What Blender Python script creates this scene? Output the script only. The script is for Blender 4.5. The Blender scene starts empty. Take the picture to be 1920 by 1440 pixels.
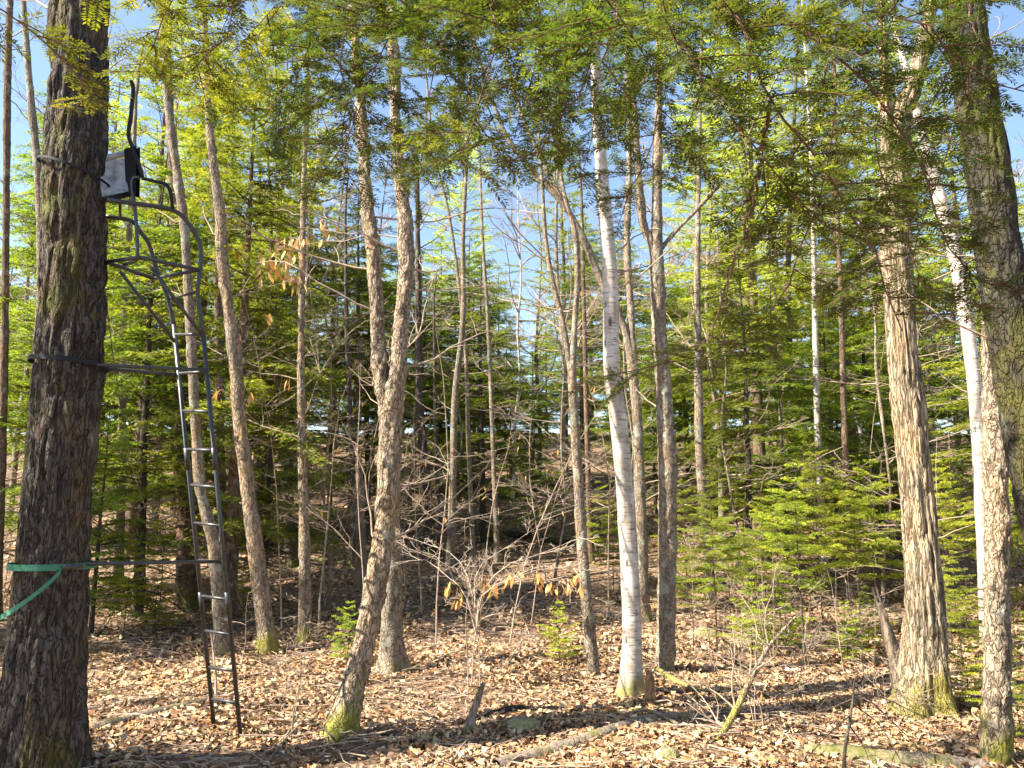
import bpy, math
import numpy as np
from mathutils import Vector

S = bpy.context.scene
# ------------------------------------------------------------------ camera
F = 1450.0                        # focal length in pixels of the 1920 px wide photograph
PITCH = math.radians(9.5)
CAMZ = 1.6
cd = bpy.data.cameras.new('camera'); cam = bpy.data.objects.new('camera', cd)
S.collection.objects.link(cam); S.camera = cam
cd.sensor_width = 36.0; cd.lens = 36.0 * F / 1920.0; cd.clip_start = 0.05; cd.clip_end = 2000
cam.location = (0, 0, CAMZ); cam.rotation_euler = (math.pi / 2 + PITCH, 0, 0)
# ------------------------------------------------------------------ sky, sun, exposure
SUN_EL = math.radians(44)
SUN_AZ = math.radians(-107)        # measured from +Y towards +X: from the left
sdir = Vector((math.sin(SUN_AZ) * math.cos(SUN_EL), math.cos(SUN_AZ) * math.cos(SUN_EL), math.sin(SUN_EL)))
W = bpy.data.worlds.new('World'); S.world = W; W.use_nodes = True
nt = W.node_tree; bg = nt.nodes['Background']
sky = nt.nodes.new('ShaderNodeTexSky'); sky.sky_type = 'NISHITA'; sky.sun_disc = False
sky.sun_elevation = SUN_EL; sky.sun_rotation = SUN_AZ % (2 * math.pi)
sky.air_density = 1.0; sky.dust_density = 0.6; sky.ozone_density = 1.0
nt.links.new(sky.outputs[0], bg.inputs[0]); bg.inputs[1].default_value = 0.085
sl = bpy.data.lights.new('sun', 'SUN'); sl.energy = 5.0; sl.angle = math.radians(0.5); sl.color = (1.0, 0.93, 0.80)
so = bpy.data.objects.new('sun', sl); S.collection.objects.link(so)
so.rotation_euler = (-sdir).to_track_quat('-Z', 'Y').to_euler()
S.view_settings.view_transform = 'Standard'; S.view_settings.look = 'None'
S.view_settings.gamma = 1.0; S.view_settings.exposure = 1.95
try:
    S.cycles.use_adaptive_sampling = True; S.cycles.adaptive_threshold = .03; S.cycles.max_bounces = 6; S.cycles.diffuse_bounces = 4; S.cycles.glossy_bounces = 2
    S.cycles.transmission_bounces = 3; S.cycles.transparent_max_bounces = 4
    S.cycles.caustics_reflective = False; S.cycles.caustics_refractive = False
except Exception:
    pass

# ------------------------------------------------------------------ small maths
COL = S.collection
cp, sp = math.cos(PITCH), math.sin(PITCH)

def hash3(i, j, k):
    with np.errstate(over='ignore'):
        h = (i.astype(np.int64) * 374761393 + j.astype(np.int64) * 668265263 + k.astype(np.int64) * 2147483647 + 1013904223) & 0xFFFFFFFF
        h = ((h ^ (h >> 13)) * 1274126177) & 0xFFFFFFFF
        h = h ^ (h >> 16)
    return (h & 0xFFFF) / 65535.0

def vnoise(x, y, z):
    """smooth value noise in 0..1"""
    x, y, z = np.broadcast_arrays(np.asarray(x, float), np.asarray(y, float), np.asarray(z, float))
    i, j, k = np.floor(x).astype(np.int64), np.floor(y).astype(np.int64), np.floor(z).astype(np.int64)
    u, v, w = x - i, y - j, z - k
    u, v, w = u * u * (3 - 2 * u), v * v * (3 - 2 * v), w * w * (3 - 2 * w)
    r = 0
    for a in (0, 1):
        for b in (0, 1):
            for c in (0, 1):
                r = r + hash3(i + a, j + b, k + c) * (u if a else 1 - u) * (v if b else 1 - v) * (w if c else 1 - w)
    return r

def fbm(x, y, z, o=3):
    r, a, s = 0, 0.5, 0
    for n in range(o):
        r = r + a * vnoise(x * 2 ** n + 17 * n, y * 2 ** n, z * 2 ** n); s += a; a *= 0.5
    return r / s

HY = np.array([-60, 0, 8, 9.5, 12, 14, 17, 20, 23, 30, 45, 80, 400.0])
HZ = np.array([-.3, 0, 0.0, .03, .2, .45, .95, 1.5, 2.05, 3.5, 6.2, 9.0, 9.0])

def H(x, y):
    """terrain height"""
    x = np.asarray(x, float); y = np.asarray(y, float)
    b = (np.interp(y - .8, HY, HZ) + np.interp(y, HY, HZ) * 2 + np.interp(y + .8, HY, HZ)) / 4
    n = (fbm(x * .35 + 40, y * .35 + 9, 0 * x, 2) - .5) * .22 + (vnoise(x * 1.6 + 5, y * 1.6 + 3, 0 * x) - .5) * .06
    m = .10 * np.exp(-(((x - .02) / .42) ** 2 + ((y - 6.25) / .38) ** 2))      # low mound
    m = m + .10 * np.exp(-(((x - 3.75) / .6) ** 2 + ((y - 6.95) / .6) ** 2))   # rise round the foot of the oak
    return b + n * np.clip((np.hypot(x, y) - 1) / 3, 0, 1) + m

def ray(px, py):
    a, b = (px - 960.0) / F, (720.0 - py) / F
    return np.array([a, cp - b * sp, sp + b * cp])

def at(px, py, Y):
    """the point of the vertical plane y = Y that the photograph shows at (px, py)"""
    r = ray(px, py); t = Y / r[1]
    return np.array([0, 0, CAMZ]) + r * t

def ground(px, py):
    r = ray(px, py); t = np.linspace(2.0, 60.0, 6000)
    P = r[None] * t[:, None]; P[:, 2] += CAMZ
    hit = np.nonzero(P[:, 2] < H(P[:, 0], P[:, 1]))[0]
    i = hit[0] if len(hit) else len(t) - 1
    p = P[i]; p[2] = float(H(p[0], p[1]))
    return p

def nrm(v):
    return v / np.maximum(np.linalg.norm(v, axis=-1, keepdims=True), 1e-9)

def spline(pts, n):
    """Catmull-Rom through pts (K x D), n samples evenly by chord length"""
    pts = np.asarray(pts, float)
    P = np.vstack([2 * pts[0] - pts[1], pts, 2 * pts[-1] - pts[-2]])
    out = []
    for i in range(len(pts) - 1):
        t = np.linspace(0, 1, 24, endpoint=(i == len(pts) - 2))[:, None]
        a, b, c, d = P[i], P[i + 1], P[i + 2], P[i + 3]
        out.append(.5 * (2 * b + (c - a) * t + (2 * a - 5 * b + 4 * c - d) * t ** 2 + (3 * b - a - 3 * c + d) * t ** 3))
    Q = np.vstack(out)
    s = np.r_[0, np.cumsum(np.linalg.norm(np.diff(Q[:, :3], axis=0), axis=1))]
    u = np.linspace(0, s[-1], n)
    return np.stack([np.interp(u, s, Q[:, k]) for k in range(Q.shape[1])], 1)

# ------------------------------------------------------------------ mesh helpers
class MB:
    """collects vertices and faces, builds one mesh"""
    def __init__(self):
        self.v, self.q, self.t, self.c, self.n = [], [], [], [], 0
    def add(self, v, quads=None, tris=None, col=None):
        v = np.asarray(v, float).reshape(-1, 3)
        if quads is not None and len(quads): self.q.append(np.asarray(quads) + self.n)
        if tris is not None and len(tris): self.t.append(np.asarray(tris) + self.n)
        self.v.append(v); self.n += len(v)
        if col is None: col = np.full((len(v), 1), .5)
        self.c.append(np.asarray(col, float).reshape(len(v), -1))
    def mesh(self, name, mat, origin=(0, 0, 0), smooth=True):
        me = bpy.data.meshes.new(name)
        V = np.vstack(self.v) - np.asarray(origin)[None]
        Q = np.vstack(self.q) if self.q else np.zeros((0, 4), int)
        T = np.vstack(self.t) if self.t else np.zeros((0, 3), int)
        nq, n3 = len(Q), len(T)
        me.vertices.add(len(V)); me.vertices.foreach_set('co', V.astype(np.float32).ravel())
        me.loops.add(nq * 4 + n3 * 3); me.polygons.add(nq + n3)
        me.loops.foreach_set('vertex_index', np.r_[Q.ravel(), T.ravel()].astype(np.int32))
        me.polygons.foreach_set('loop_start', np.r_[np.arange(nq) * 4, nq * 4 + np.arange(n3) * 3].astype(np.int32))
        me.polygons.foreach_set('use_smooth', np.full(nq + n3, smooth))
        w = max(c.shape[1] for c in self.c)
        if w == 3:
            C = np.vstack([c if c.shape[1] == 3 else np.repeat(c, 3, 1) for c in self.c])
            a = me.color_attributes.new('tint', 'FLOAT_COLOR', 'POINT')
            a.data.foreach_set('color', np.hstack([C, np.ones((len(C), 1))]).astype(np.float32).ravel())
        else:
            a = me.attributes.new('tone', 'FLOAT', 'POINT')
            a.data.foreach_set('value', np.vstack(self.c).astype(np.float32).ravel())
        me.update(calc_edges=True)
        if mat: me.materials.append(mat)
        return me
    def build(self, name, mat, parent=None, smooth=True):
        o = np.array(parent['_o']) if parent is not None and '_o' in parent else np.zeros(3)
        return link(name, self.mesh(name, mat, o, smooth), parent)

def link(name, data, parent=None):
    o = bpy.data.objects.new(name, data); COL.objects.link(o); o.parent = parent
    return o

def tag(o, label=None, cat=None, group=None, kind=None):
    if label: o['label'] = label
    if cat: o['category'] = cat
    if group: o['group'] = group
    if kind: o['kind'] = kind
    return o

def thing(name, p, label, cat, group=None):
    o = bpy.data.objects.new(name, None); COL.objects.link(o); o.empty_display_size = .1
    o.location = [float(a) for a in p]; o['_o'] = [float(a) for a in p]
    return tag(o, label, cat, group)

def copy_tree(o, parent=None, loc=None, rz=0, sc=1.0):
    c = o.copy(); COL.objects.link(c)
    c.parent = parent
    if loc is not None:
        c.location = [float(a) for a in loc]; c.rotation_euler = (0, 0, rz); c.scale = (sc, sc, sc) if np.isscalar(sc) else sc
    for ch in list(o.children):
        copy_tree(ch, c)
    return c

def frames(P):
    """parallel-transport frames of a batch of polylines, P: N x n x 3"""
    T = np.empty_like(P); T[:, 1:-1] = P[:, 2:] - P[:, :-2]; T[:, 0] = P[:, 1] - P[:, 0]; T[:, -1] = P[:, -1] - P[:, -2]
    T = nrm(T)
    ref = np.where(np.abs(T[:, :1, 2:3]) > .8, np.array([1., 0, 0]), np.array([0, 0, 1.]))[:, 0]
    U = np.empty_like(P)
    u = nrm(ref - T[:, 0] * np.sum(ref * T[:, 0], 1, keepdims=True))
    for i in range(P.shape[1]):
        u = nrm(u - T[:, i] * np.sum(u * T[:, i], 1, keepdims=True)); U[:, i] = u
    return T, U, np.cross(T, U)

def tubes(mb, P, R, sides, tone=.5, cap=False):
    """batch of tubes, P: N x n x 3, R: N x n"""
    P = np.asarray(P, float); R = np.asarray(R, float)
    N, n = P.shape[:2]
    T, U, B = frames(P)
    th = np.arange(sides) * 2 * math.pi / sides
    V = P[:, :, None] + R[:, :, None, None] * (np.cos(th)[None, None, :, None] * U[:, :, None] + np.sin(th)[None, None, :, None] * B[:, :, None])
    idx = np.arange(N * n * sides).reshape(N, n, sides)
    a, b = idx[:, :-1], idx[:, 1:]
    q = np.stack([a, np.roll(a, -1, 2), np.roll(b, -1, 2), b], -1).reshape(-1, 4)
    tri = None
    if cap:
        tri = []
        for k in range(1, sides - 1):
            tri.append(np.stack([idx[:, -1, 0], idx[:, -1, k], idx[:, -1, k + 1]], 1))
            tri.append(np.stack([idx[:, 0, 0], idx[:, 0, k + 1], idx[:, 0, k]], 1))
        tri = np.vstack(tri)
    c = np.full((V.size // 3, 1), tone) if np.isscalar(tone) else np.repeat(np.asarray(tone), n * sides)[:, None]
    mb.add(V, q, tri, c)

def polylines(mb, lines, sides=(6, 5, 4, 3, 3)):
    """lines: (pts, radii, level)"""
    by = {}
    for p, r, l in lines: by.setdefault((len(p), l), []).append((p, r))
    for (n, l), L in by.items():
        tubes(mb, np.array([a for a, _ in L]), np.array([b for _, b in L]), sides[min(l, len(sides) - 1)])

def trunk_mesh(mb, pts, rad, sides, step, disp, base=None, flare=0.0, fh=.18, lobes=5, seed=0, cap=True):
    """one thick stem with bark relief; disp(X, Y, Z, th, s) -> metres"""
    pts = np.asarray(pts, float); rad = np.asarray(rad, float)
    L = np.sum(np.linalg.norm(np.diff(pts, axis=0), axis=1)); n = max(6, int(L / step))
    Q = spline(np.c_[pts, rad], n); P, r = Q[:, :3], np.maximum(Q[:, 3], .003)
    T, U, B = frames(P[None]); U, B = U[0], B[0]
    th = np.arange(sides) * 2 * math.pi / sides
    dirs = np.cos(th)[None, :, None] * U[:, None] + np.sin(th)[None, :, None] * B[:, None]
    rr = np.repeat(r[:, None], sides, 1)
    if flare:
        h = np.maximum(P[:, 2] - (base if base is not None else P[0, 2]), 0)[:, None]
        lob = .55 + .45 * np.sin(lobes * th + seed)[None] * .8 + .25 * np.sin((lobes - 2) * th + seed * 2.3)[None]
        rr = rr * (1 + flare * np.exp(-h / fh) * lob + flare * .25 * np.exp(-h / (fh * 3)))
    V = P[:, None] + dirs * rr[..., None]
    if disp is not None:
        s = np.repeat(np.linspace(0, L, n)[:, None], sides, 1)
        V = V + dirs * disp(V[..., 0], V[..., 1], V[..., 2], s)[..., None]
    idx = np.arange(n * sides).reshape(n, sides); a, b = idx[:-1], idx[1:]
    q = np.stack([a, np.roll(a, -1, 1), np.roll(b, -1, 1), b], -1).reshape(-1, 4)
    V = V.reshape(-1, 3); tri = None
    if cap:
        V = np.vstack([V, P[-1:] + T[0, -1:] * r[-1] * .3]); k = len(V) - 1
        tri = np.stack([idx[-1], np.roll(idx[-1], -1), np.full(sides, k)], 1)
    mb.add(V, q, tri)

def d_furrow(amp, fx, fz):
    def f(X, Y, Z, s):
        wx = (vnoise(X * 6, Y * 6, Z * 3) - .5) * .6
        a = 1 - np.abs(2 * vnoise(X * fx + wx, Y * fx + wx, Z * fz) - 1)
        b = 1 - np.abs(2 * vnoise(X * fx * 1.9 + 7, Y * fx * 1.9, Z * fz * 2.2 + 3) - 1)
        return amp * (np.clip(1.25 - 1.1 * a ** 3 - .5 * b ** 3, 0, 1.2) - .85) + (fbm(X * 3, Y * 3, Z * 1.2, 2) - .5) * amp * 1.5
    return f

def d_scaly(amp, f0):
    def f(X, Y, Z, s):
        a = fbm(X * f0, Y * f0, Z * f0 * .6, 3)
        return amp * (2.2 * (a - .5) + 1.2 * np.clip(a - .62, 0, 1) * 4 - .25) + (vnoise(X * 5, Y * 5, Z * 4) - .5) * amp * 2.4
    return f

def grow(rng, p, d, L, r, lv, maxlv, out, nch=6, wig=.22, up=.05, npt=7, flat=.6, ratio=.5, rtip=.0009):
    n = max(3, npt - lv); pts = [np.array(p, float)]; d = nrm(np.array(d, float)); seg = L / (n - 1)
    for i in range(n - 1):
        j = rng.normal(0, wig, 3); j[2] *= flat
        d = nrm(d + j + np.array([0, 0, up])); pts.append(pts[-1] + d * seg)
    rad = np.linspace(r, max(r * .3, rtip), n); out.append((np.array(pts), rad, lv))
    if lv >= maxlv: return
    k = max(1, int(round(nch * rng.uniform(.7, 1.25))))
    for s in np.sort(rng.uniform(.18, 1.0, k)):
        x = s * (n - 1); i = min(int(x), n - 2); q = pts[i] + (pts[i + 1] - pts[i]) * (x - i); t = nrm(pts[i + 1] - pts[i])
        sd = np.cross(t, [0, 0, 1.0]); sd = nrm(sd) if np.linalg.norm(sd) > .2 else nrm(rng.normal(0, 1, 3))
        v = nrm(sd * rng.choice([-1, 1]) + np.array([0, 0, 1.0]) * rng.normal(0, flat)); a = math.radians(rng.uniform(32, 62))
        grow(rng, q, t * math.cos(a) + v * math.sin(a), L * ratio * rng.uniform(.6, 1.2) * (1.1 - .55 * s), max(r * (1 - .6 * s) * .55, rtip), lv + 1, maxlv, out, max(2, nch * .75), wig, up, npt, flat, ratio, rtip)

# ------------------------------------------------------------------ materials
def new_mat(name):
    m = bpy.data.materials.new(name); m.use_nodes = True; n = m.node_tree; n.nodes.clear()
    o = n.nodes.new('ShaderNodeOutputMaterial'); b = n.nodes.new('ShaderNodeBsdfPrincipled'); n.links.new(b.outputs[0], o.inputs[0])
    return m, n, b, o

def node(n, t, **k):
    x = n.nodes.new(t)
    for a, v in k.items():
        if a in x.inputs: x.inputs[a].default_value = v
        else: setattr(x, a, v)
    return x

def ramp(n, fac, stops):
    r = n.nodes.new('ShaderNodeValToRGB'); e = r.color_ramp.elements
    while len(e) < len(stops): e.new(.5)
    for x, (p, c) in zip(e, stops): x.position = p; x.color = (*c, 1) if len(c) == 3 else (c[0], c[0], c[0], 1)
    n.links.new(fac, r.inputs[0]); return r

def mixc(n, fac, a, b, mode='MIX'):
    m = n.nodes.new('ShaderNodeMix'); m.data_type = 'RGBA'; m.blend_type = mode
    for s, v in ((m.inputs[0], fac), (m.inputs[6], a), (m.inputs[7], b)):
        if isinstance(v, (float, int)): s.default_value = v
        elif isinstance(v, tuple): s.default_value = (*v, 1)
        else: n.links.new(v, s)
    return m.outputs[2]

def coords(n, scale=(1, 1, 1)):
    tc = n.nodes.new('ShaderNodeTexCoord'); mp = n.nodes.new('ShaderNodeMapping'); mp.inputs['Scale'].default_value = scale
    n.links.new(tc.outputs['Object'], mp.inputs[0]); return mp.outputs[0], tc

def bark(name, furrow, ridge, pale, moss=.3, lichen=.3, fx=26, fz=5, bump=.5, bumpd=.012, mosscol=(.10, .115, .02), warm=1.0, foot=.2):
    m, n, b, o = new_mat(name)
    v, tc = coords(n, (fx, fx, fz))
    n1 = node(n, 'ShaderNodeTexNoise', Scale=1.0, Detail=5.0, Roughness=.62); n.links.new(v, n1.inputs[0])
    nf = node(n, 'ShaderNodeTexNoise', Scale=.55, Detail=2.5, Roughness=.5, Distortion=.35); n.links.new(v, nf.inputs[0])
    def crack(out, w):
        d = n.nodes.new('ShaderNodeMath'); d.operation = 'SUBTRACT'; n.links.new(out, d.inputs[0]); d.inputs[1].default_value = .5
        e = n.nodes.new('ShaderNodeMath'); e.operation = 'ABSOLUTE'; n.links.new(d.outputs[0], e.inputs[0])
        return ramp(n, e.outputs[0], [(.0, (.0,)), (w, (.8,)), (w * 2.2, (1.,))]).outputs[0]
    nf2 = node(n, 'ShaderNodeTexNoise', Scale=1.15, Detail=2.0, Distortion=.3); n.links.new(v, nf2.inputs[0])
    cr = mixc(n, 1.0, crack(nf.outputs['Fac'], .04), crack(nf2.outputs['Fac'], .024), 'MULTIPLY')
    hgt = mixc(n, .42, cr, n1.outputs['Fac'])
    lo = sum(ridge) / 3; pale = tuple(.55 * y + .45 * x for x, y in zip(pale, ridge)); base = ramp(n, hgt, [(.10, furrow), (.34, tuple(.4 * x + .6 * y for x, y in zip(furrow, ridge))), (.55, ridge), (.85, pale)])
    v2, _ = coords(n, (3.2, 3.2, 1.6)); n2 = node(n, 'ShaderNodeTexNoise', Scale=1.0, Detail=4.0, Roughness=.6); n.links.new(v2, n2.inputs[0])
    v3, _ = coords(n, (9, 9, 6)); n3 = node(n, 'ShaderNodeTexNoise', Scale=1.0, Detail=3.0); n.links.new(v3, n3.inputs[0])
    tint = ramp(n, n2.outputs['Fac'], [(.3, (.68, .70, .72)), (.5, (1., 1., 1.)), (.72, (1.2 * warm, 1., .8 / warm))])
    c = mixc(n, 1.0, base.outputs[0], tint.outputs[0], 'MULTIPLY')
    lm = ramp(n, n3.outputs['Fac'], [(.66 - .2 * lichen, (0,)), (.74 - .2 * lichen, (min(1, .2 + lichen),))])
    c = mixc(n, lm.outputs[0], c, (.34, .35, .27))
    # moss: patches everywhere, thicker near the foot
    sx = n.nodes.new('ShaderNodeSeparateXYZ'); n.links.new(tc.outputs['Object'], sx.inputs[0])
    ft = n.nodes.new('ShaderNodeMapRange'); ft.inputs[1].default_value = 0; ft.inputs[2].default_value = .55; ft.inputs[3].default_value = foot; ft.inputs[4].default_value = 0
    n.links.new(sx.outputs[2], ft.inputs[0])
    ad = n.nodes.new('ShaderNodeMath'); ad.operation = 'ADD'; n.links.new(n2.outputs['Fac'], ad.inputs[0]); n.links.new(ft.outputs[0], ad.inputs[1])
    ad2 = n.nodes.new('ShaderNodeMath'); ad2.operation = 'MULTIPLY_ADD'; n.links.new(n3.outputs['Fac'], ad2.inputs[0]); ad2.inputs[1].default_value = .35; n.links.new(ad.outputs[0], ad2.inputs[2])
    mm = ramp(n, ad2.outputs[0], [(.93 - .28 * moss, (0,)), (1.12 - .28 * moss, (.8,))])
    c = mixc(n, mm.outputs[0], c, mosscol)
    n.links.new(c, b.inputs['Base Color']); b.inputs['Roughness'].default_value = .9; b.inputs['Specular IOR Level'].default_value = .2
    bp = node(n, 'ShaderNodeBump', Strength=bump, Distance=bumpd); n.links.new(hgt, bp.inputs['Height']); n.links.new(bp.outputs[0], b.inputs['Normal'])
    return m

def birch_mat(name, moss=.4):
    m, n, b, o = new_mat(name)
    v, tc = coords(n, (9, 9, 60)); n1 = node(n, 'ShaderNodeTexNoise', Scale=1.0, Detail=4.0, Roughness=.7); n.links.new(v, n1.inputs[0])
    v2, _ = coords(n, (7, 7, 5)); n2 = node(n, 'ShaderNodeTexNoise', Scale=1.0, Detail=4.0); n.links.new(v2, n2.inputs[0])
    v3, _ = coords(n, (2.5, 2.5, 14)); n3 = node(n, 'ShaderNodeTexNoise', Scale=1.0, Detail=3.0); n.links.new(v3, n3.inputs[0])
    c = ramp(n, n2.outputs['Fac'], [(.32, (.26, .20, .15)), (.47, (.42, .36, .30)), (.66, (.58, .53, .47))]).outputs[0]
    lent = ramp(n, n1.outputs['Fac'], [(.37, (1,)), (.48, (0,))])
    c = mixc(n, lent.outputs[0], c, (.17, .125, .09))
    scar = ramp(n, n3.outputs['Fac'], [(.26, (1,)), (.31, (0,))])
    c = mixc(n, scar.outputs[0], c, (.07, .055, .045))
    sx = n.nodes.new('ShaderNodeSeparateXYZ'); n.links.new(tc.outputs['Object'], sx.inputs[0])
    ft = n.nodes.new('ShaderNodeMapRange'); ft.inputs[1].default_value = 0; ft.inputs[2].default_value = .5; ft.inputs[3].default_value = .62; ft.inputs[4].default_value = 0
    n.links.new(sx.outputs[2], ft.inputs[0])
    ad = n.nodes.new('ShaderNodeMath'); ad.operation = 'ADD'; n.links.new(n2.outputs['Fac'], ad.inputs[0]); n.links.new(ft.outputs[0], ad.inputs[1])
    mm = ramp(n, ad.outputs[0], [(.80, (0,)), (.98, (.95,))]); c = mixc(n, mm.outputs[0], c, (.16, .14, .015))
    v4, _ = coords(n, (6, 6, 3)); n4 = node(n, 'ShaderNodeTexNoise', Scale=1.0, Detail=5.0, Roughness=.7); n.links.new(v4, n4.inputs[0])
    st = ramp(n, n4.outputs['Fac'], [(.52, (0,)), (.66, (.6,))]); c = mixc(n, st.outputs[0], c, (.24, .21, .13))
    v5, _ = coords(n, (8, 8, 3.2)); vo = node(n, 'ShaderNodeTexVoronoi', feature='F1', Scale=1.0); n.links.new(v5, vo.inputs[0])
    sc = ramp(n, vo.outputs['Distance'], [(.10, (.9,)), (.17, (0,))]); c = mixc(n, sc.outputs[0], c, (.04, .032, .026))
    n.links.new(c, b.inputs['Base Color']); b.inputs['Roughness'].default_value = .65
    bp = node(n, 'ShaderNodeBump', Strength=.35, Distance=.006); n.links.new(n1.outputs['Fac'], bp.inputs['Height']); n.links.new(bp.outputs[0], b.inputs['Normal'])
    return m

def plain(name, col, rough=.8, var=.25, scale=30, bump=.2, metal=0.0, spec=.3):
    m, n, b, o = new_mat(name)
    v, tc = coords(n); n1 = node(n, 'ShaderNodeTexNoise', Scale=float(scale), Detail=4.0); n.links.new(v, n1.inputs[0])
    lo = tuple(max(0, x * (1 - var * 1.6)) for x in col); hi = tuple(min(1, x * (1 + var)) for x in col)
    c = ramp(n, n1.outputs['Fac'], [(.3, lo), (.55, col), (.75, hi)])
    n.links.new(c.outputs[0], b.inputs['Base Color']); b.inputs['Roughness'].default_value = rough; b.inputs['Metallic'].default_value = metal; b.inputs['Specular IOR Level'].default_value = spec
    if bump:
        bp = node(n, 'ShaderNodeBump', Strength=bump, Distance=.004); n.links.new(n1.outputs['Fac'], bp.inputs['Height']); n.links.new(bp.outputs[0], b.inputs['Normal'])
    return m

def leafy(name, stops, trans=.35, rough=.55, tcol=1.5, spec=.35):
    """foliage: colour from the 'tone' of each blade, some light passing through"""
    m, n, b, o = new_mat(name)
    a = n.nodes.new('ShaderNodeAttribute'); a.attribute_name = 'tone'
    c = ramp(n, a.outputs['Fac'], stops)
    oi = n.nodes.new('ShaderNodeObjectInfo')
    hs = n.nodes.new('ShaderNodeHueSaturation'); mr = n.nodes.new('ShaderNodeMapRange'); mr.inputs[3].default_value = .68; mr.inputs[4].default_value = 1.3
    hr = n.nodes.new('ShaderNodeMath'); hr.operation = 'MULTIPLY'; hr.inputs[1].default_value = 7.31; n.links.new(oi.outputs['Random'], hr.inputs[0]); fr = n.nodes.new('ShaderNodeMath'); fr.operation = 'FRACT'; n.links.new(hr.outputs[0], fr.inputs[0])
    hm = n.nodes.new('ShaderNodeMapRange'); hm.inputs[3].default_value = .477; hm.inputs[4].default_value = .512; n.links.new(fr.outputs[0], hm.inputs[0]); n.links.new(hm.outputs[0], hs.inputs['Hue'])
    n.links.new(oi.outputs['Random'], mr.inputs[0]); n.links.new(mr.outputs[0], hs.inputs['Value']); n.links.new(c.outputs[0], hs.inputs['Color'])
    n.links.new(hs.outputs[0], b.inputs['Base Color']); b.inputs['Roughness'].default_value = rough; b.inputs['Specular IOR Level'].default_value = spec
    t = n.nodes.new('ShaderNodeBsdfTranslucent'); tm = mixc(n, 1.0, hs.outputs[0], (tcol * 1.15, tcol * 1.15, tcol * .5), 'MULTIPLY'); n.links.new(tm, t.inputs[0])
    mx = n.nodes.new('ShaderNodeMixShader'); mx.inputs[0].default_value = trans
    n.links.new(b.outputs[0], mx.inputs[1]); n.links.new(t.outputs[0], mx.inputs[2]); n.links.new(mx.outputs[0], o.inputs[0])
    return m

def tinted(name, rough=.75, trans=.15, spec=.3, bump=0):
    m, n, b, o = new_mat(name)
    a = n.nodes.new('ShaderNodeAttribute'); a.attribute_name = 'tint'
    n.links.new(a.outputs['Color'], b.inputs['Base Color']); b.inputs['Roughness'].default_value = rough; b.inputs['Specular IOR Level'].default_value = spec
    t = n.nodes.new('ShaderNodeBsdfTranslucent'); n.links.new(a.outputs['Color'], t.inputs[0])
    mx = n.nodes.new('ShaderNodeMixShader'); mx.inputs[0].default_value = trans
    n.links.new(b.outputs[0], mx.inputs[1]); n.links.new(t.outputs[0], mx.inputs[2]); n.links.new(mx.outputs[0], o.inputs[0])
    return m

M = {}
M['oak'] = bark('furrowed_oak_bark', (.016, .013, .011), (.075, .063, .052), (.135, .11, .088), .76, .10, 40, 9, 1.0, .03, (.085, .105, .02), 1.3, .0)
M['oakpale'] = bark('pale_ridged_bark', (.035, .024, .014), (.27, .205, .13), (.52, .42, .29), .52, .12, 44, 4.2, 1.0, .025, (.23, .205, .035), 1.0, .34)
M['maple'] = bark('scaly_tan_bark', (.05, .034, .022), (.26, .195, .13), (.48, .385, .28), .48, .28, 34, 14, 1.0, .02, (.24, .225, .025), 1.0, .36)
M['grey'] = bark('grey_mottled_bark', (.045, .034, .024), (.21, .165, .115), (.42, .345, .265), .40, .5, 40, 22, .9, .014, (.13, .135, .025), 1.0, .10)
M['mossy'] = bark('mossy_shaded_bark', (.010, .009, .007), (.036, .031, .022), (.075, .066, .044), .80, .16, 28, 12, 1.0, .022, (.10, .10, .018), 1.0, .1)  # real moss; bark colour darkened to stand for shade on the leaning trunk
M['red'] = bark('reddish_conifer_bark', (.04, .025, .016), (.135, .088, .058), (.25, .18, .125), .30, .3, 30, 12, .8, .012)
M['dark'] = bark('dark_conifer_bark', (.02, .016, .012), (.07, .055, .042), (.14, .115, .09), .30, .25, 30, 9, .7, .010)
M['birch'] = birch_mat('white_birch_bark')
M['twig'] = plain('bare_twig_bark', (.36, .265, .19), .75, .3, 20, .1)
M['twigpale'] = plain('pale_beech_twig', (.46, .36, .27), .7, .25, 20, .1)
M['twigdark'] = plain('dark_twig_bark', (.075, .052, .04), .85, .35, 20, .1)
M['twigred'] = plain('reddish_bough_bark', (.16, .085, .055), .8, .3, 30, .2)
M['deadwood'] = bark('weathered_dead_wood', (.045, .032, .024), (.19, .145, .105), (.36, .29, .22), .35, .15, 40, 6, .5, .008)
M['rot'] = bark('rotten_red_wood', (.06, .03, .018), (.27, .15, .075), (.42, .28, .16), .2, .1, 40, 8, .7, .012)
M['needle'] = leafy('hemlock_needles', [(0, (.07, .105, .016)), (.5, (.15, .20, .027)), (1, (.28, .31, .04))], .48)
M['bough'] = leafy('shaded_bough_needles', [(0, (.035, .058, .012)), (.55, (.075, .11, .017)), (1, (.17, .185, .025))], .45)  # dark copy: the shade on the central boughs is put into the colour
M['boughlit'] = leafy('sunlit_bough_needles', [(0, (.085, .12, .015)), (.6, (.19, .215, .02)), (1, (.36, .28, .025))], .46)  # bright yellow copy: sunlight on the left boughs is put into the colour
M['fir'] = leafy('young_fir_needles', [(0, (.12, .17, .02)), (.5, (.26, .32, .036)), (1, (.44, .43, .055))], .5)
M['pine'] = leafy('pale_pine_needles', [(0, (.13, .18, .025)), (.5, (.25, .30, .04)), (1, (.38, .38, .06))], .48)
M['deadleaf'] = tinted('dry_leaf', .7, .22)
M['litter'] = tinted('leaf_litter', .68, .12, .35)
M['black'] = plain('black_painted_steel', (.035, .035, .038), .42, .25, 40, .05, .0, .6)
M['strapblack'] = plain('black_webbing', (.012, .012, .014), .7, .2, 90, .2)
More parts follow.
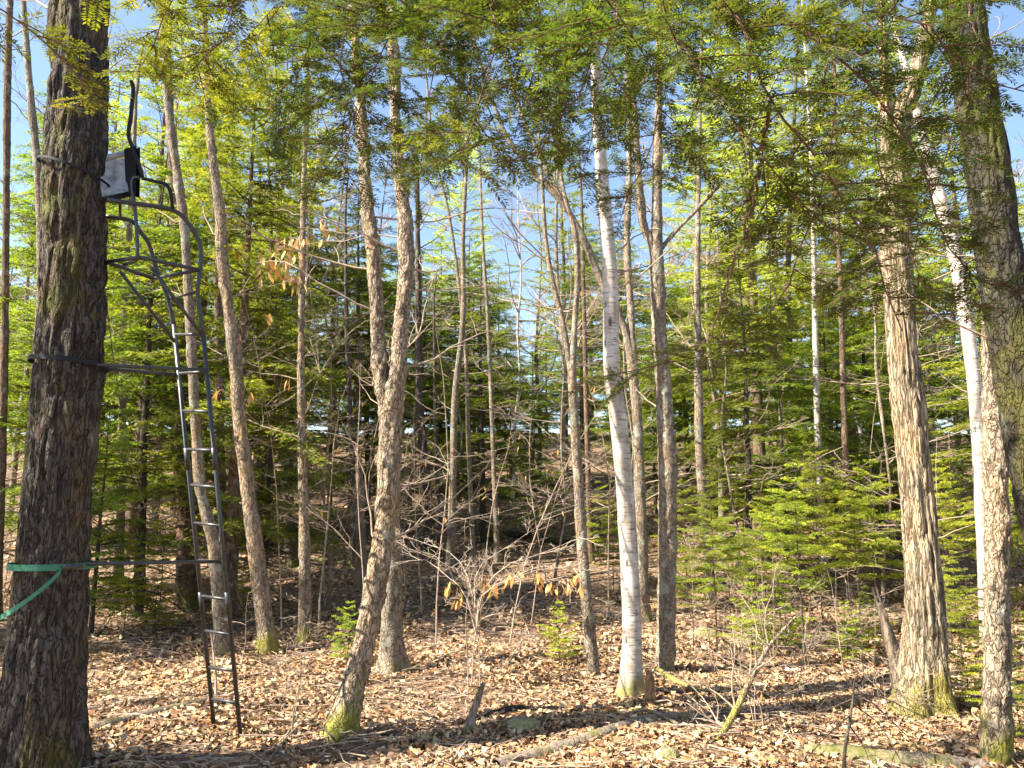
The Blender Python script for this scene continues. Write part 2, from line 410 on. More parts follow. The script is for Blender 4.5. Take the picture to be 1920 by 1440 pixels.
M['strapgreen'] = plain('green_webbing', (.045, .19, .115), .6, .2, 90, .2)
M['fabric'] = plain('grey_seat_fabric', (.42, .42, .43), .55, .35, 18, .3)
M['rubber'] = plain('black_foam_grip', (.016, .016, .018), .8, .2, 60, .2)
M['cord'] = plain('olive_cord', (.10, .10, .05), .8, .2, 60, 0)
M['rock'] = bark('mossy_rock', (.10, .09, .075), (.24, .22, .18), (.36, .33, .27), .85, .3, 14, 14, .6, .02, (.20, .18, .06))

def soil_mat():
    m, n, b, o = new_mat('forest_floor')
    v, tc = coords(n)
    n1 = node(n, 'ShaderNodeTexNoise', Scale=2.2, Detail=5.0, Roughness=.65); n.links.new(v, n1.inputs[0])
    vo = node(n, 'ShaderNodeTexVoronoi', feature='F1', Scale=17.0); n.links.new(v, vo.inputs[0])
    lc = ramp(n, vo.outputs['Color'], [(.1, (.055, .032, .02)), (.4, (.16, .10, .06)), (.65, (.30, .20, .125)), (.9, (.42, .31, .21))])
    sc = ramp(n, n1.outputs['Fac'], [(.3, (.04, .026, .018)), (.6, (.12, .075, .048)), (.8, (.2, .13, .08))])
    c = mixc(n, .62, sc.outputs[0], lc.outputs[0])
    n2 = node(n, 'ShaderNodeTexNoise', Scale=.55, Detail=4.0); n.links.new(v, n2.inputs[0])
    mm = ramp(n, n2.outputs['Fac'], [(.62, (0,)), (.72, (.7,))]); c = mixc(n, mm.outputs[0], c, (.085, .09, .02))
    n.links.new(c, b.inputs['Base Color']); b.inputs['Roughness'].default_value = .95; b.inputs['Specular IOR Level'].default_value = .15
    bp = node(n, 'ShaderNodeBump', Strength=.9, Distance=.04); n.links.new(vo.outputs['Distance'], bp.inputs['Height']); n.links.new(bp.outputs[0], b.inputs['Normal'])
    return m
M['soil'] = soil_mat()
#SECTION_GROUND
# ------------------------------------------------------------------ ground: one sheet to the horizon
def axis(lim, n, k):
    u = np.linspace(-1, 1, n); return np.sinh(u * k) / math.sinh(k) * lim
gx = axis(260, 161, 5.0); u = np.linspace(0, 1, 200)
gy = -40 + 46 * np.minimum(u / .25, 1) ** .8 * 1.0
uu = np.clip((u - .25) / .75, 0, 1); gy = np.where(u <= .25, gy, 6 + (np.sinh(uu * 5.2) / math.sinh(5.2)) * 420)
gx = np.unique(np.r_[gx[np.abs(gx) > 9], np.arange(-9, 9.01, .19)]); gy = np.unique(np.r_[gy[(gy < 3) | (gy > 13)], np.arange(3, 13.01, .19)])
X, Yg = np.meshgrid(gx, gy); Zg = H(X, Yg)
mb = MB(); ny, nx = X.shape; idx = np.arange(nx * ny).reshape(ny, nx)
mb.add(np.stack([X, Yg, Zg], -1), np.stack([idx[:-1, :-1], idx[:-1, 1:], idx[1:, 1:], idx[1:, :-1]], -1).reshape(-1, 4))
g = mb.build('ground', M['soil']); tag(g, kind='structure')

# leaf litter: real curled leaves
def litter():
    rng = np.random.default_rng(5)
    PX, PY, SC = [], [], []
    for y0, y1, dens, sc in ((3.8, 5.1, 500, 1.0), (5.1, 8, 3500, 1.0), (8, 10.5, 1200, 1.25), (10.5, 14, 260, 1.5), (14, 21, 50, 2.0), (21, 30, 14, 2.4)):
        wmax = .72 * y1 + 1.6; n = int(dens * (y1 - y0) * 2 * wmax)
        x = rng.uniform(-wmax, wmax, n); y = rng.uniform(y0, y1, n); k = (np.abs(x) < .70 * y + 1.0) & (rng.uniform(0, 1, n) < np.clip((fbm(x * 1.1 + 3, y * 1.1, 0 * x, 3) - .30) * 4.5, .12, 1))
        PX.append(x[k]); PY.append(y[k]); SC.append(np.full(k.sum(), sc))
    x, y, sc = np.concatenate(PX), np.concatenate(PY), np.concatenate(SC); n = len(x)
    z = H(x, y) + rng.uniform(.003, .03, n)
    L = (.016 + .050 * rng.uniform(0, 1, n) ** 1.7) * sc; Wd = L * rng.uniform(.20, .36, n)
    az = rng.uniform(0, 2 * math.pi, n); tilt = np.clip(rng.normal(0, .23, n), -1.1, 1.1); roll = rng.normal(0, .28, n)
    d = np.stack([np.cos(az) * np.cos(tilt), np.sin(az) * np.cos(tilt), np.sin(tilt)], 1)
    s = np.stack([-np.sin(az), np.cos(az), 0 * az], 1); up = np.cross(d, s)
    s2 = s * np.cos(roll)[:, None] + up * np.sin(roll)[:, None]; up2 = np.cross(d, s2)
    curl = rng.normal(.12, .22, n) * L; fold = rng.normal(.08, .18, n) * L
    c = np.stack([x, y, z + np.abs(np.sin(tilt)) * L * .4], 1)
    e = lambda a, b, h: c + d * (a * L)[:, None] + s2 * (b * Wd)[:, None] + up2 * h[:, None]
    V = np.stack([e(-.5, 0, curl), e(-.22, -.85, fold), e(.18, -.95, fold * 1.3), e(.5, 0, curl * 1.2), e(.18, .95, fold), e(-.22, .85, fold * .8)], 1)
    i = np.arange(n)[:, None] * 6
    T = np.concatenate([i + np.array([[0, 1, 2]]), i + np.array([[0, 2, 3]]), i + np.array([[0, 3, 4]]), i + np.array([[0, 4, 5]])], 0)
    pal = np.array([[.44, .29, .15], [.58, .44, .26], [.31, .175, .09], [.16, .095, .055], [.50, .26, .10], [.66, .54, .37], [.36, .26, .17], [.43, .29, .19]])
    col = pal[rng.choice(len(pal), n, p=[.19, .18, .17, .16, .06, .10, .09, .05])] * rng.uniform(.75, 1.2, (n, 1))
    m = MB(); m.add(V, None, T, np.repeat(np.clip(col * np.array([.86, .80, .73]), 0, .8), 6, 0))
    o = m.build('leaf_litter', M['litter'], None, True)
    tag(o, 'brown and tan fallen leaves covering the forest floor', 'leaf litter', kind='stuff')
    # small loose twigs
    n = 2600; d_ = rng.uniform(4.6, 15, n) ** 1.0; a = rng.uniform(-.62, .62, n); x, y = d_ * np.tan(a), d_
    az = rng.uniform(0, 2 * math.pi, n); L = rng.uniform(.12, .55, n); k = np.linspace(-.5, .5, 4)
    P = np.stack([x[:, None] + np.cos(az)[:, None] * L[:, None] * k + rng.normal(0, .012, (n, 4)), y[:, None] + np.sin(az)[:, None] * L[:, None] * k + rng.normal(0, .012, (n, 4)), np.zeros((n, 4))], -1)
    P[..., 2] = H(P[..., 0], P[..., 1]) + rng.uniform(.02, .06, (n, 1)) + rng.normal(0, .008, (n, 4))
    m = MB(); tubes(m, P, np.repeat(rng.uniform(.0025, .007, (n, 1)), 4, 1) * np.array([1, .9, .75, .5]), 4)
    tag(m.build('twig_litter', M['twig']), 'thin dry twigs scattered among the fallen leaves', 'twigs', kind='stuff')
litter()

# ------------------------------------------------------------------ foliage: blades on twigs
def blades(mb, P, D, L, Wd, side, tone, kite=True):
    """P base, D direction, L length, Wd width, side vector"""
    n = len(P); L = L[:, None]; Wd = Wd[:, None]
    if kite:
        V = np.stack([P, P + D * L * .45 + side * Wd * .5, P + D * L, P + D * L * .45 - side * Wd * .5], 1); k = 4
        mb.add(V, np.arange(n * 4).reshape(n, 4), None, np.repeat(tone, 4)[:, None])
    else:
        V = np.stack([P - side * Wd * .5, P + side * Wd * .5, P + D * L], 1)
        mb.add(V, None, np.arange(n * 3).reshape(n, 3), np.repeat(tone, 3)[:, None])

def sprays(rng, mb, A, D, L, step, bl, bw, kite, tone0, droop=.15, ang=58, vert=.22, tipbright=.35, roll=.25):
    """twigs from A along D (unit) of length L, two ranks of blades on each. Returns the twig end points"""
    N = len(A)
    m = np.maximum(2, np.ceil(L / step).astype(int)); rep = np.repeat(np.arange(N), m)
    k = np.arange(m.sum()) - np.repeat(np.cumsum(m) - m, m); s = (k + .3 + rng.uniform(-.2, .2, len(k))) / m[rep]
    Z = np.array([0, 0, 1.0]); sd = nrm(np.cross(D, Z) + rng.normal(0, .12, D.shape)); up = np.cross(sd, D)
    p = A[rep] + D[rep] * (s * L[rep])[:, None]; p[:, 2] -= droop * L[rep] * s ** 2
    t = nrm(D[rep] - Z * (2 * droop * s)[:, None])
    for q in (-1, 1):
        a = math.radians(ang) * (1 - .35 * s) + rng.normal(0, .12, len(s))
        d = t * np.cos(a)[:, None] + q * sd[rep] * np.sin(a)[:, None] + up[rep] * rng.normal(.05, vert, len(s))[:, None]
        d = nrm(d); ln = bl * rng.uniform(.7, 1.15, len(s)) * (1 - .35 * s ** 3)
        w = bw * rng.uniform(.8, 1.2, len(s)); side = nrm(np.cross(d, up[rep] + rng.normal(0, roll, d.shape)))
        tn = np.clip(tone0[rep] + tipbright * (s - .5) + rng.normal(0, .12, len(s)), 0, 1)
        blades(mb, p, d, ln, w, side, tn, kite)

def conifer(seed, Ht, z0, Rm, nbr, twig_step, step, bl, bw, kite, droop=.25, rise=.1, whorl=0, shape=1.0, dead=0, r0=None, barkmat='red', leafmat='needle', lean=.02, name='conifer', tw=.42, bare=.12, tipb=.35, vert=.34, roll=.45):
    """returns (stem mesh, crown mesh) round the origin"""
    rng = np.random.default_rng(seed)
    r0 = r0 or Ht * .011; st = MB(); cr = MB()
    n = 9; zz = np.linspace(-.25, Ht, n); sx = np.cumsum(rng.normal(0, lean, n)) * Ht * .1
    sy = np.cumsum(rng.normal(0, lean, n)) * Ht * .1; sx -= sx[1]; sy -= sy[1]
    tubes(st, np.stack([sx, sy, zz], 1)[None], np.linspace(r0, r0 * .08, n)[None] * np.r_[1.25, np.ones(n - 1)], 8)
    stem = lambda z: np.stack([np.interp(z, zz, sx), np.interp(z, zz, sy), z], -1)
    if whorl:
        lv = np.linspace(z0, Ht * .97, max(3, nbr // whorl)); z = np.repeat(lv, whorl) + rng.normal(0, .015 * Ht / 3, len(lv) * whorl)
    else:
        z = z0 + (Ht * .985 - z0) * rng.uniform(0, 1, nbr) ** .9
    z = np.clip(z, z0 * .8, Ht * .99)
    nb = len(z); az = np.arange(nb) * 2.39996 + rng.normal(0, .35, nb)
    t = (z - z0) / (Ht - z0); L = Rm * np.clip(np.minimum((1 - t) ** shape + .04, .55 + 1.6 * np.clip(t + .05, 0, 1)), .03, 1) * rng.uniform(.55, 1.15, nb)
    lines = []; TA, TD, TL, TT = [], [], [], []
    for i in range(nb):
        h = np.array([math.cos(az[i]), math.sin(az[i]), 0]); rs = rise * (1 + t[i] * 1.3) + rng.normal(0, .08); dr = droop * (1.15 - .5 * t[i]) * rng.uniform(.6, 1.3)
        s = np.linspace(0, 1, 6); wob = np.cross(h, [0, 0, 1.0]) * rng.normal(0, .08)
        P = stem(z[i])[None] + (h[None] * s[:, None] + wob[None] * (s ** 2)[:, None]) * L[i]; P[:, 2] += L[i] * (rs * s - dr * s ** 2)
        lines.append((P, np.linspace(max(.0035, L[i] * .009), .0015, 6), 1))
        K = max(2, int(L[i] * (1 - bare) / twig_step)); sl = (bare + (1 - bare) * (np.arange(K) + rng.uniform(.1, .9, K)) / K)
        for q in (-1, 1):
            x = sl * 5; j = np.minimum(x.astype(int), 4); pp = P[j] + (P[j + 1] - P[j]) * (x - j)[:, None]; ax = nrm(P[j + 1] - P[j])
            sd = np.cross(ax, [0, 0, 1.0]); a = np.radians(rng.uniform(42, 66, K))
            d = ax * np.cos(a)[:, None] + q * sd * np.sin(a)[:, None]; d[:, 2] += rng.normal(-.03, .12, K)
            TA.append(pp); TD.append(nrm(d)); TL.append(np.minimum(tw * L[i], tw * 1.1) * (1 - sl) ** .75 * rng.uniform(.55, 1.15, K) + bl * 1.2); TT.append(np.full(K, rng.uniform(.25, .65)) + sl * .15)
        TA.append(P[-2:-1]); TD.append(nrm(P[-1:] - P[-2:-1])); TL.append(np.array([L[i] * .22 + bl])); TT.append(np.array([.7]))
    A, D, TLn, TT = np.vstack(TA), np.vstack(TD), np.concatenate(TL), np.concatenate(TT)
    sprays(rng, cr, A, D, TLn, step, bl, bw, kite, TT, tipbright=tipb, vert=vert, roll=roll)
    big = TLn > np.quantile(TLn, .75)
    e = A[big] + D[big] * (TLn[big] * .9)[:, None]; e[:, 2] -= .15 * TLn[big] * .8
    tubes(st, np.stack([A[big], (A[big] + e) / 2 + np.array([0, 0, .01]), e], 1), np.tile(np.array([.0022, .0016, .001]) * max(1, bl / .03), (big.sum(), 1)), 3)
    # dead bare branches below the crown
    for i in range(dead):
        zd = rng.uniform(.12 * z0, z0 * 1.1); a = rng.uniform(0, 2 * math.pi); h = np.array([math.cos(a), math.sin(a), rng.normal(-.1, .2)])
        grow(rng, stem(np.array(zd)), h, Rm * rng.uniform(.3, .75), max(.004, r0 * .16), 1, 2 if dead < 12 else 3, lines, 4, .16, -.05, 7, .5, .45)
    polylines(st, lines)
    return st.mesh(name + '_stem', M[barkmat]), cr.mesh(name + '_crown', M[leafmat])

def plant_conifer(pair, name, p, rz, sc, label, cat, group=None):
    o = thing(name, p, label, cat, group); o.rotation_euler = (0, 0, rz); o.scale = (sc, sc, sc) if np.isscalar(sc) else sc
    link('trunk', pair[0], o); link('crown', pair[1], o)
    return o

# ------------------------------------------------------------------ trees that the photograph shows one by one
def tree(name, label, cat, mat, pts, Y=None, limbs=(), tilt=0.0, top=2.5, detail='bark', flare=.5, fh=.14, lobes=5, branches=0, bz=(2.5, 6), blen=(.7, 1.6), blev=3, seed=0, group=None, disp=None, sides=None, step=None, twig='twig', nch=5, sink=.12, bup=.05):
    rng = np.random.default_rng(1000 + seed)
    if Y is None: Y = ground(pts[0][0], pts[0][1])[1]
    if Y > 9.7: blev, nch = 2, 7
    elif blev == 3: nch = min(nch, 3.4)
    b0 = at(pts[0][0], pts[0][1], Y); gz = float(H(b0[0], b0[1]))
    def line(L, y0):
        P, R = [], []
        for k, q in enumerate(L):
            yy = q[3] if len(q) > 3 else Y + tilt * (pts[0][1] - q[1]) / 1000
            p = at(q[0], q[1], yy); t = np.linalg.norm([p[1], p[2] - CAMZ]); dep = p[1] * cp + (p[2] - CAMZ) * sp
            P.append(p); R.append(q[2] * .93 / 2 * dep / F)
        return P, R
    P, R = line(pts, Y)
    root = thing(name, (b0[0], b0[1], gz), label, cat, group)
    if P[0][2] > gz - .02:                                   # reach into the ground
        d = (P[0] - P[1]) / max(1e-6, (P[1] - P[0])[2]); P.insert(0, P[0] + d * (P[0][2] - gz + sink)); R.insert(0, R[0] * 1.03)
    def ext(P, R, h):
        d = nrm(P[-1] - P[-2]); d = nrm(d * .8 + np.array([0, 0, .35])); P.append(P[-1] + d * h * .5); R.append(R[-1] * .8); P.append(P[-1] + nrm(d + rng.normal(0, .08, 3)) * h * .5); R.append(R[-1] * .55)
    if top: ext(P, R, top)
    rm = max(R)
    if disp is None: disp = {'bark': d_furrow(min(.02, rm * .10), 14, 2.6), 'scaly': d_scaly(min(.011, rm * .09), 24), 'smooth': d_scaly(.003, 9), None: None}[detail]
    sides = sides or int(np.clip(rm * 2 * math.pi / .028, 10, 48)); step = step or (.065 if rm > .06 else .11)
    mb = MB(); trunk_mesh(mb, P, R, sides, step, disp, gz, flare, fh, lobes, seed)
    mb.build('trunk', M[mat], root)
    stems = [(P, R)]
    for L in limbs:
        p, r = line(L, Y); ext(p, r, top or 1.0)
        m2 = MB(); trunk_mesh(m2, p, r, max(8, int(sides * .75)), step, disp, gz, 0)
        m2.build('limb', M[mat], root); stems.append((p, r))
    for k in range(branches):
        p, r = stems[rng.integers(len(stems))]; Q = spline(np.c_[np.array(p), np.array(r)], 60)
        ok = Q[(Q[:, 2] - gz > bz[0]) & (Q[:, 2] - gz < bz[1])]
        if not len(ok): continue
        q = ok[rng.integers(len(ok))]; a = rng.uniform(0, 2 * math.pi)
        if math.sin(a) < -.3: a = -a * rng.choice([1, .7])
        out = []; L = rng.uniform(*blen)
        grow(rng, q[:3], (math.cos(a), math.sin(a) * .8, rng.uniform(-.05, .5)), L, min(q[3] * .35, .004 + L * .0045), 0, blev, out, nch, .2, bup, 8)
        m3 = MB(); polylines(m3, out); m3.build('branch', M[twig], root)
    root['_y'] = Y
    return root
#SECTION_TREES
# --- the big oak that carries the ladder stand
OAKY = 5.05
tree('oak_tree', 'thick dark furrowed oak trunk with the ladder stand strapped to it', 'tree', 'oak',
     [(70, 1480, 160), (78, 1360, 150), (92, 1160, 136), (107, 960, 130), (118, 820, 126), (130, 680, 123), (137, 480, 116), (141, 300, 113), (147, 120, 107), (152, -60, 103)],
     Y=OAKY, top=4, flare=.35, fh=.3, disp=d_furrow(.030, 20, 4), sides=144, step=.028, seed=1, branches=3, bz=(5, 8), blen=(1, 2))
# --- leaning forked tree in the middle
tree('maple_tree', 'leaning pale trunk with mossy foot that forks into two stems', 'tree', 'maple',
     [(637, 1380, 58), (655, 1310, 50), (671, 1255, 47), (690, 1170, 44), (709, 1070, 46), (723, 980, 44), (727, 890, 43), (730, 822, 43), (735, 765, 46), (747, 697, 36), (754, 600, 32), (760, 540, 34), (762, 460, 33), (753, 360, 28), (743, 260, 26), (738, 100, 24), (734, -40, 22)],
     limbs=[[(728, 800, 30), (716, 725, 30), (708, 640, 31), (702, 500, 31), (690, 400, 28), (683, 300, 27), (676, 200, 25), (668, 100, 22), (660, -40, 18)]],
     tilt=.25, top=3, flare=.55, fh=.12, lobes=4, seed=2, disp=d_scaly(.012, 26), sides=64, step=.022, branches=13, bz=(1.3, 4.4), blen=(.7, 1.5), blev=3, nch=6, bup=.02)
tree('maple_tree', 'upright trunk half hidden behind the leaning forked tree', 'tree', 'grey',
     [(737, 1264, 46), (734, 1170, 41), (735, 1070, 37), (737, 980, 32), (738, 860, 28), (742, 700, 26), (755, 540, 22), (752, 400, 18), (742, 200, 14)], top=3, seed=3, detail='scaly', flare=.9, branches=3, bz=(1.5, 5))
# --- white birch and its neighbours
tree('birch_tree', 'white birch with yellow mossy foot in front of the stump', 'tree', 'birch',
     [(1182, 1308, 47), (1184, 1240, 41), (1185, 1170, 38), (1178, 1020, 37), (1170, 895, 35), (1157, 770, 34), (1147, 690, 32), (1145, 550, 32), (1141, 475, 31), (1131, 360, 28), (1125, 280, 25), (1116, 100, 22), (1109, -40, 20)],
     top=3.5, flare=.45, fh=.1, seed=4, detail='smooth', sides=40, step=.03, branches=5, bz=(3.4, 7), blen=(.8, 1.6))
tree('maple_tree', 'mottled grey trunk beside the white birch, forking high up', 'tree', 'grey',
     [(1247, 1264, 34), (1250, 1170, 37), (1251, 1020, 37), (1252, 895, 37), (1245, 745, 34), (1236, 625, 30), (1232, 520, 31), (1231, 465, 25), (1232, 400, 20), (1232, 325, 19), (1235, 150, 16), (1237, -40, 14)],
     limbs=[[(1230, 490, 18), (1218, 450, 17), (1206, 420, 16), (1200, 370, 16), (1195, 300, 14), (1185, 150, 11), (1180, -40, 9)], [(1236, 470, 10), (1262, 440, 9), (1300, 400, 8), (1350, 345, 6), (1370, 320, 4)]],
     top=3, seed=5, detail='scaly', sides=44, step=.028, flare=.35, branches=6, bz=(2.6, 7), blen=(.6, 1.3))
tree('maple_tree', 'slim leaning trunk left of the white birch', 'tree', 'grey',
     [(1113, 1273, 24), (1105, 1170, 23), (1095, 1070, 23), (1082, 870, 21), (1075, 745, 20), (1073, 690, 16), (1078, 600, 13), (1083, 500, 12), (1076, 425, 12), (1062, 380, 9), (1050, 300, 7), (1050, 150, 6)],
     limbs=[[(1074, 720, 13), (1064, 660, 12), (1055, 600, 12), (1033, 515, 11), (1021, 425, 9), (1017, 350, 7), (1008, 200, 6), (1010, 60, 5)]], top=2.5, seed=6, detail='scaly', flare=.3, branches=7, bz=(1.8, 6.5), blen=(.6, 1.3))
tree('ash_tree', 'dark forked tree leaning away to the left behind the white birch', 'tree', 'grey',
     [(1206, 1130, 26), (1199, 900, 23), (1193, 760, 20), (1172, 620, 16), (1130, 535, 15), (1095, 450, 14), (1055, 382, 13), (1000, 320, 11), (950, 255, 9), (915, 165, 7), (880, 40, 6)],
     limbs=[[(1062, 395, 12), (1028, 325, 10), (998, 262, 9), (965, 175, 8), (935, 50, 6)], [(1192, 745, 15), (1184, 600, 15), (1176, 450, 14), (1180, 300, 12), (1176, 150, 9), (1170, -40, 7)]],
     Y=11.2, top=3, seed=7, detail='scaly', flare=.3, branches=10, bz=(3.6, 10), blen=(1, 2.2), twig='twigdark')
# --- right side
tree('oak_tree', 'broad ridged trunk with spreading mossy roots right of the broken snag', 'tree', 'oakpale',
     [(1731, 1335, 92), (1731, 1230, 84), (1733, 1120, 72), (1727, 1020, 67), (1716, 870, 66), (1697, 720, 62), (1688, 620, 60), (1679, 450, 58), (1678, 330, 57), (1690, 220, 44), (1722, 130, 34), (1745, 0, 28), (1752, -60, 26)],
     limbs=[[(1674, 340, 30), (1662, 220, 26), (1655, 60, 22), (1650, -60, 20)]], top=3, seed=8, flare=.6, fh=.16, lobes=6, disp=d_furrow(.026, 24, 3.2), sides=92, step=.03, branches=6, bz=(2.2, 7), blen=(.7, 1.7))
tree('ash_tree', 'straight scaly trunk at the right edge in front of the leaning one', 'tree', 'maple',
     [(1868, 1452, 54), (1869, 1300, 52), (1869, 1000, 49), (1866, 860, 46), (1862, 720, 41), (1858, 600, 36), (1848, 480, 32), (1835, 380, 26)], Y=5.35, top=.6, seed=9, flare=.15, disp=d_scaly(.010, 30), sides=84, step=.018, branches=2, bz=(1.8, 3), blen=(.4, .8))
tree('oak_tree', 'heavy mossy trunk leaning in from the right edge', 'tree', 'mossy',
     [(2130, 1500, 118), (2050, 1250, 112), (1990, 1060, 108), (1950, 900, 104), (1920, 740, 100), (1893, 600, 95), (1868, 450, 87), (1857, 350, 84), (1834, 200, 77), (1805, 0, 72), (1796, -60, 70)],
     Y=4.7, top=3, seed=10, flare=.3, fh=.2, disp=d_furrow(.016, 22, 7), sides=84, step=.03, branches=5, bz=(2.2, 5), blen=(.5, 1.2))
tree('birch_tree', 'pale leaning birch between the two trunks at the right', 'tree', 'birch',
     [(1847, 1090, 26), (1842, 980, 25), (1831, 770, 26), (1815, 625, 26), (1790, 475, 26), (1765, 380, 25), (1737, 280, 21), (1722, 220, 18), (1690, 100, 15), (1670, 0, 12)], Y=9.0, top=3, seed=11, detail='smooth', flare=.3, branches=5, bz=(2.8, 8), blen=(.7, 1.6))
# --- left of the middle
tree('ash_tree', 'thin lichen-spotted trunk standing right behind the ladder', 'tree', 'grey',
     [(417, 1228, 28), (415, 1195, 26), (400, 1020, 24), (377, 920, 22), (367, 795, 20), (359, 650, 20), (352, 525, 19), (345, 425, 18), (332, 325, 18), (320, 240, 17), (310, 125, 15), (300, -40, 13)], top=3, seed=12, detail='scaly', flare=.35, branches=5, bz=(3, 8), blen=(.6, 1.4))
tree('hemlock_tree', 'thick dark trunk behind the foot of the ladder', 'tree', 'red',
     [(352, 1140, 42), (347, 970, 37), (342, 800, 32), (337, 600, 27), (330, 425, 22), (324, 325, 19), (315, 150, 15)], top=3, seed=13, detail='scaly', flare=.5, branches=8, bz=(2, 9), blen=(.8, 1.8), twig='twigdark')
tree('ash_tree', 'tan slightly bowed trunk right of the ladder', 'tree', 'maple',
     [(503, 1222, 38), (493, 1145, 35), (478, 1020, 32), (465, 920, 30), (450, 795, 28), (440, 675, 27), (428, 575, 25), (418, 500, 24), (412, 400, 22), (402, 325, 18), (392, 225, 16), (385, 100, 14), (380, -40, 12)], top=3, seed=14, detail='scaly', flare=.35, branches=7, bz=(2, 8), blen=(.6, 1.5))
tree('ash_tree', 'straight brown trunk between the bowed trunk and the leaning fork', 'tree', 'maple',
     [(572, 1207, 26), (572, 1070, 24), (570, 970, 21), (565, 770, 17), (565, 600, 14), (570, 350, 12), (577, 150, 9), (580, -40, 7)], top=2, seed=15, detail='scaly', flare=.45, branches=9, bz=(1.6, 8), blen=(.6, 1.5))
tree('hemlock_tree', 'dark slanting trunk left of the straight brown one', 'tree', 'dark',
     [(548, 1062, 24), (545, 1020, 23), (537, 870, 20), (525, 745, 17), (515, 600, 13), (508, 450, 9)], top=2, seed=16, detail='scaly', flare=.3, branches=6, bz=(2, 7), twig='twigdark')
tree('hemlock_tree', 'reddish thin trunk just right of the ladder rails', 'tree', 'red',
     [(426, 1092, 20), (420, 1020, 20), (413, 845, 18), (412, 650, 17), (405, 450, 13), (400, 300, 9)], top=2, seed=17, detail='scaly', flare=.3, branches=5, bz=(2, 8), twig='twigdark')
tree('hemlock_tree', 'thin black trunk beside the grey snag', 'tree', 'dark', [(665, 1062, 14), (662, 920, 12), (655, 745, 11), (650, 600, 9), (648, 450, 6)], top=1.5, seed=18, detail=None, flare=.3, branches=5, bz=(2, 7), twig='twigdark')
tree('hemlock_tree', 'wide black trunk on the slope right of the forked tree', 'tree', 'dark', [(803, 1022, 29), (801, 960, 25), (797, 880, 21), (788, 770, 16), (785, 600, 13), (783, 420, 9)], Y=16, top=2, seed=19, detail=None, flare=.3, branches=7, bz=(3, 9), twig='twigdark')
tree('hemlock_tree', 'thin black trunk touching the wide black trunk', 'tree', 'dark', [(823, 1010, 10), (820, 900, 9), (816, 770, 7), (814, 600, 5)], Y=15.6, top=1, seed=20, detail=None, branches=3, bz=(2, 6), twig='twigdark')
tree('ash_tree', 'slim greenish trunk on the slope, top of it dark against the sky', 'tree', 'grey', [(846, 1003, 16), (850, 870, 14), (853, 745, 13), (868, 600, 11), (868, 450, 9), (873, 340, 8), (880, 200, 6)], Y=15, top=2, seed=21, detail=None, branches=7, bz=(3, 10), blen=(.8, 1.8))
tree('ash_tree', 'slender grey sapling trunk right of the greenish one on the slope', 'tree', 'grey', [(886, 1012, 9), (878, 820, 9), (872, 650, 7), (845, 420, 6), (815, 290, 5), (800, 150, 4)], Y=15.5, top=2, seed=22, detail=None, branches=6, bz=(3, 9), blen=(.8, 1.6))
tree('ash_tree', 'thin bare pole trunk on the slope behind the tan leaves', 'tree', 'grey', [(931, 1008, 11), (923, 795, 9), (915, 600, 8), (905, 450, 6), (900, 300, 4)], Y=15.5, top=2, seed=23, detail=None, branches=6, bz=(3, 9), blen=(.8, 1.6))
tree('hemlock_tree', 'thin brown trunk behind the slim leaning one', 'tree', 'red', [(1107, 1003, 12), (1103, 900, 11), (1098, 700, 10), (1092, 450, 7)], Y=15.5, top=2, seed=24, detail=None, branches=6, bz=(2, 8), twig='twigdark')
tree('ash_tree', 'straight trunk rising above the firs right of the mottled trunk', 'tree', 'grey', [(1334, 1125, 20), (1316, 920, 18), (1310, 770, 18), (1309, 650, 15), (1307, 500, 12), (1310, 350, 9), (1313, 180, 7)], Y=12, top=3, seed=25, detail='scaly', flare=.2, branches=8, bz=(3, 10), blen=(.8, 1.7))
tree('spruce_tree', 'dark thin trunk against the sky above the fir thicket', 'tree', 'red', [(1424, 1060, 16), (1418, 800, 14), (1415, 600, 13), (1412, 480, 11), (1408, 300, 8), (1404, 100, 6)], Y=15, top=2, seed=26, detail=None, branches=12, bz=(3, 11), blen=(.6, 1.4), twig='twigdark')
tree('spruce_tree', 'blackish thin trunk right of the fir thicket gap', 'tree', 'dark', [(1490, 1040, 13), (1481, 700, 12), (1478, 560, 11), (1480, 430, 9), (1488, 250, 7), (1495, 80, 5)], Y=16, top=2, seed=27, detail=None, branches=12, bz=(3, 11), blen=(.6, 1.4), twig='twigdark')
tree('birch_tree', 'thin white birch stem rising out of the firs', 'tree', 'birch', [(1545, 1050, 14), (1534, 830, 13), (1528, 600, 11), (1525, 430, 9), (1520, 280, 7), (1510, 100, 5)], Y=14, top=2, seed=28, detail=None, branches=6, bz=(4, 11), blen=(.6, 1.5))
tree('spruce_tree', 'dark slim trunk beside the thin white birch stem', 'tree', 'red', [(1592, 1100, 14), (1588, 950, 13), (1580, 700, 11), (1577, 560, 10), (1570, 400, 8), (1565, 200, 6)], Y=12.5, top=2, seed=29, detail=None, branches=14, bz=(2, 9), blen=(.5, 1.2), twig='twigdark')
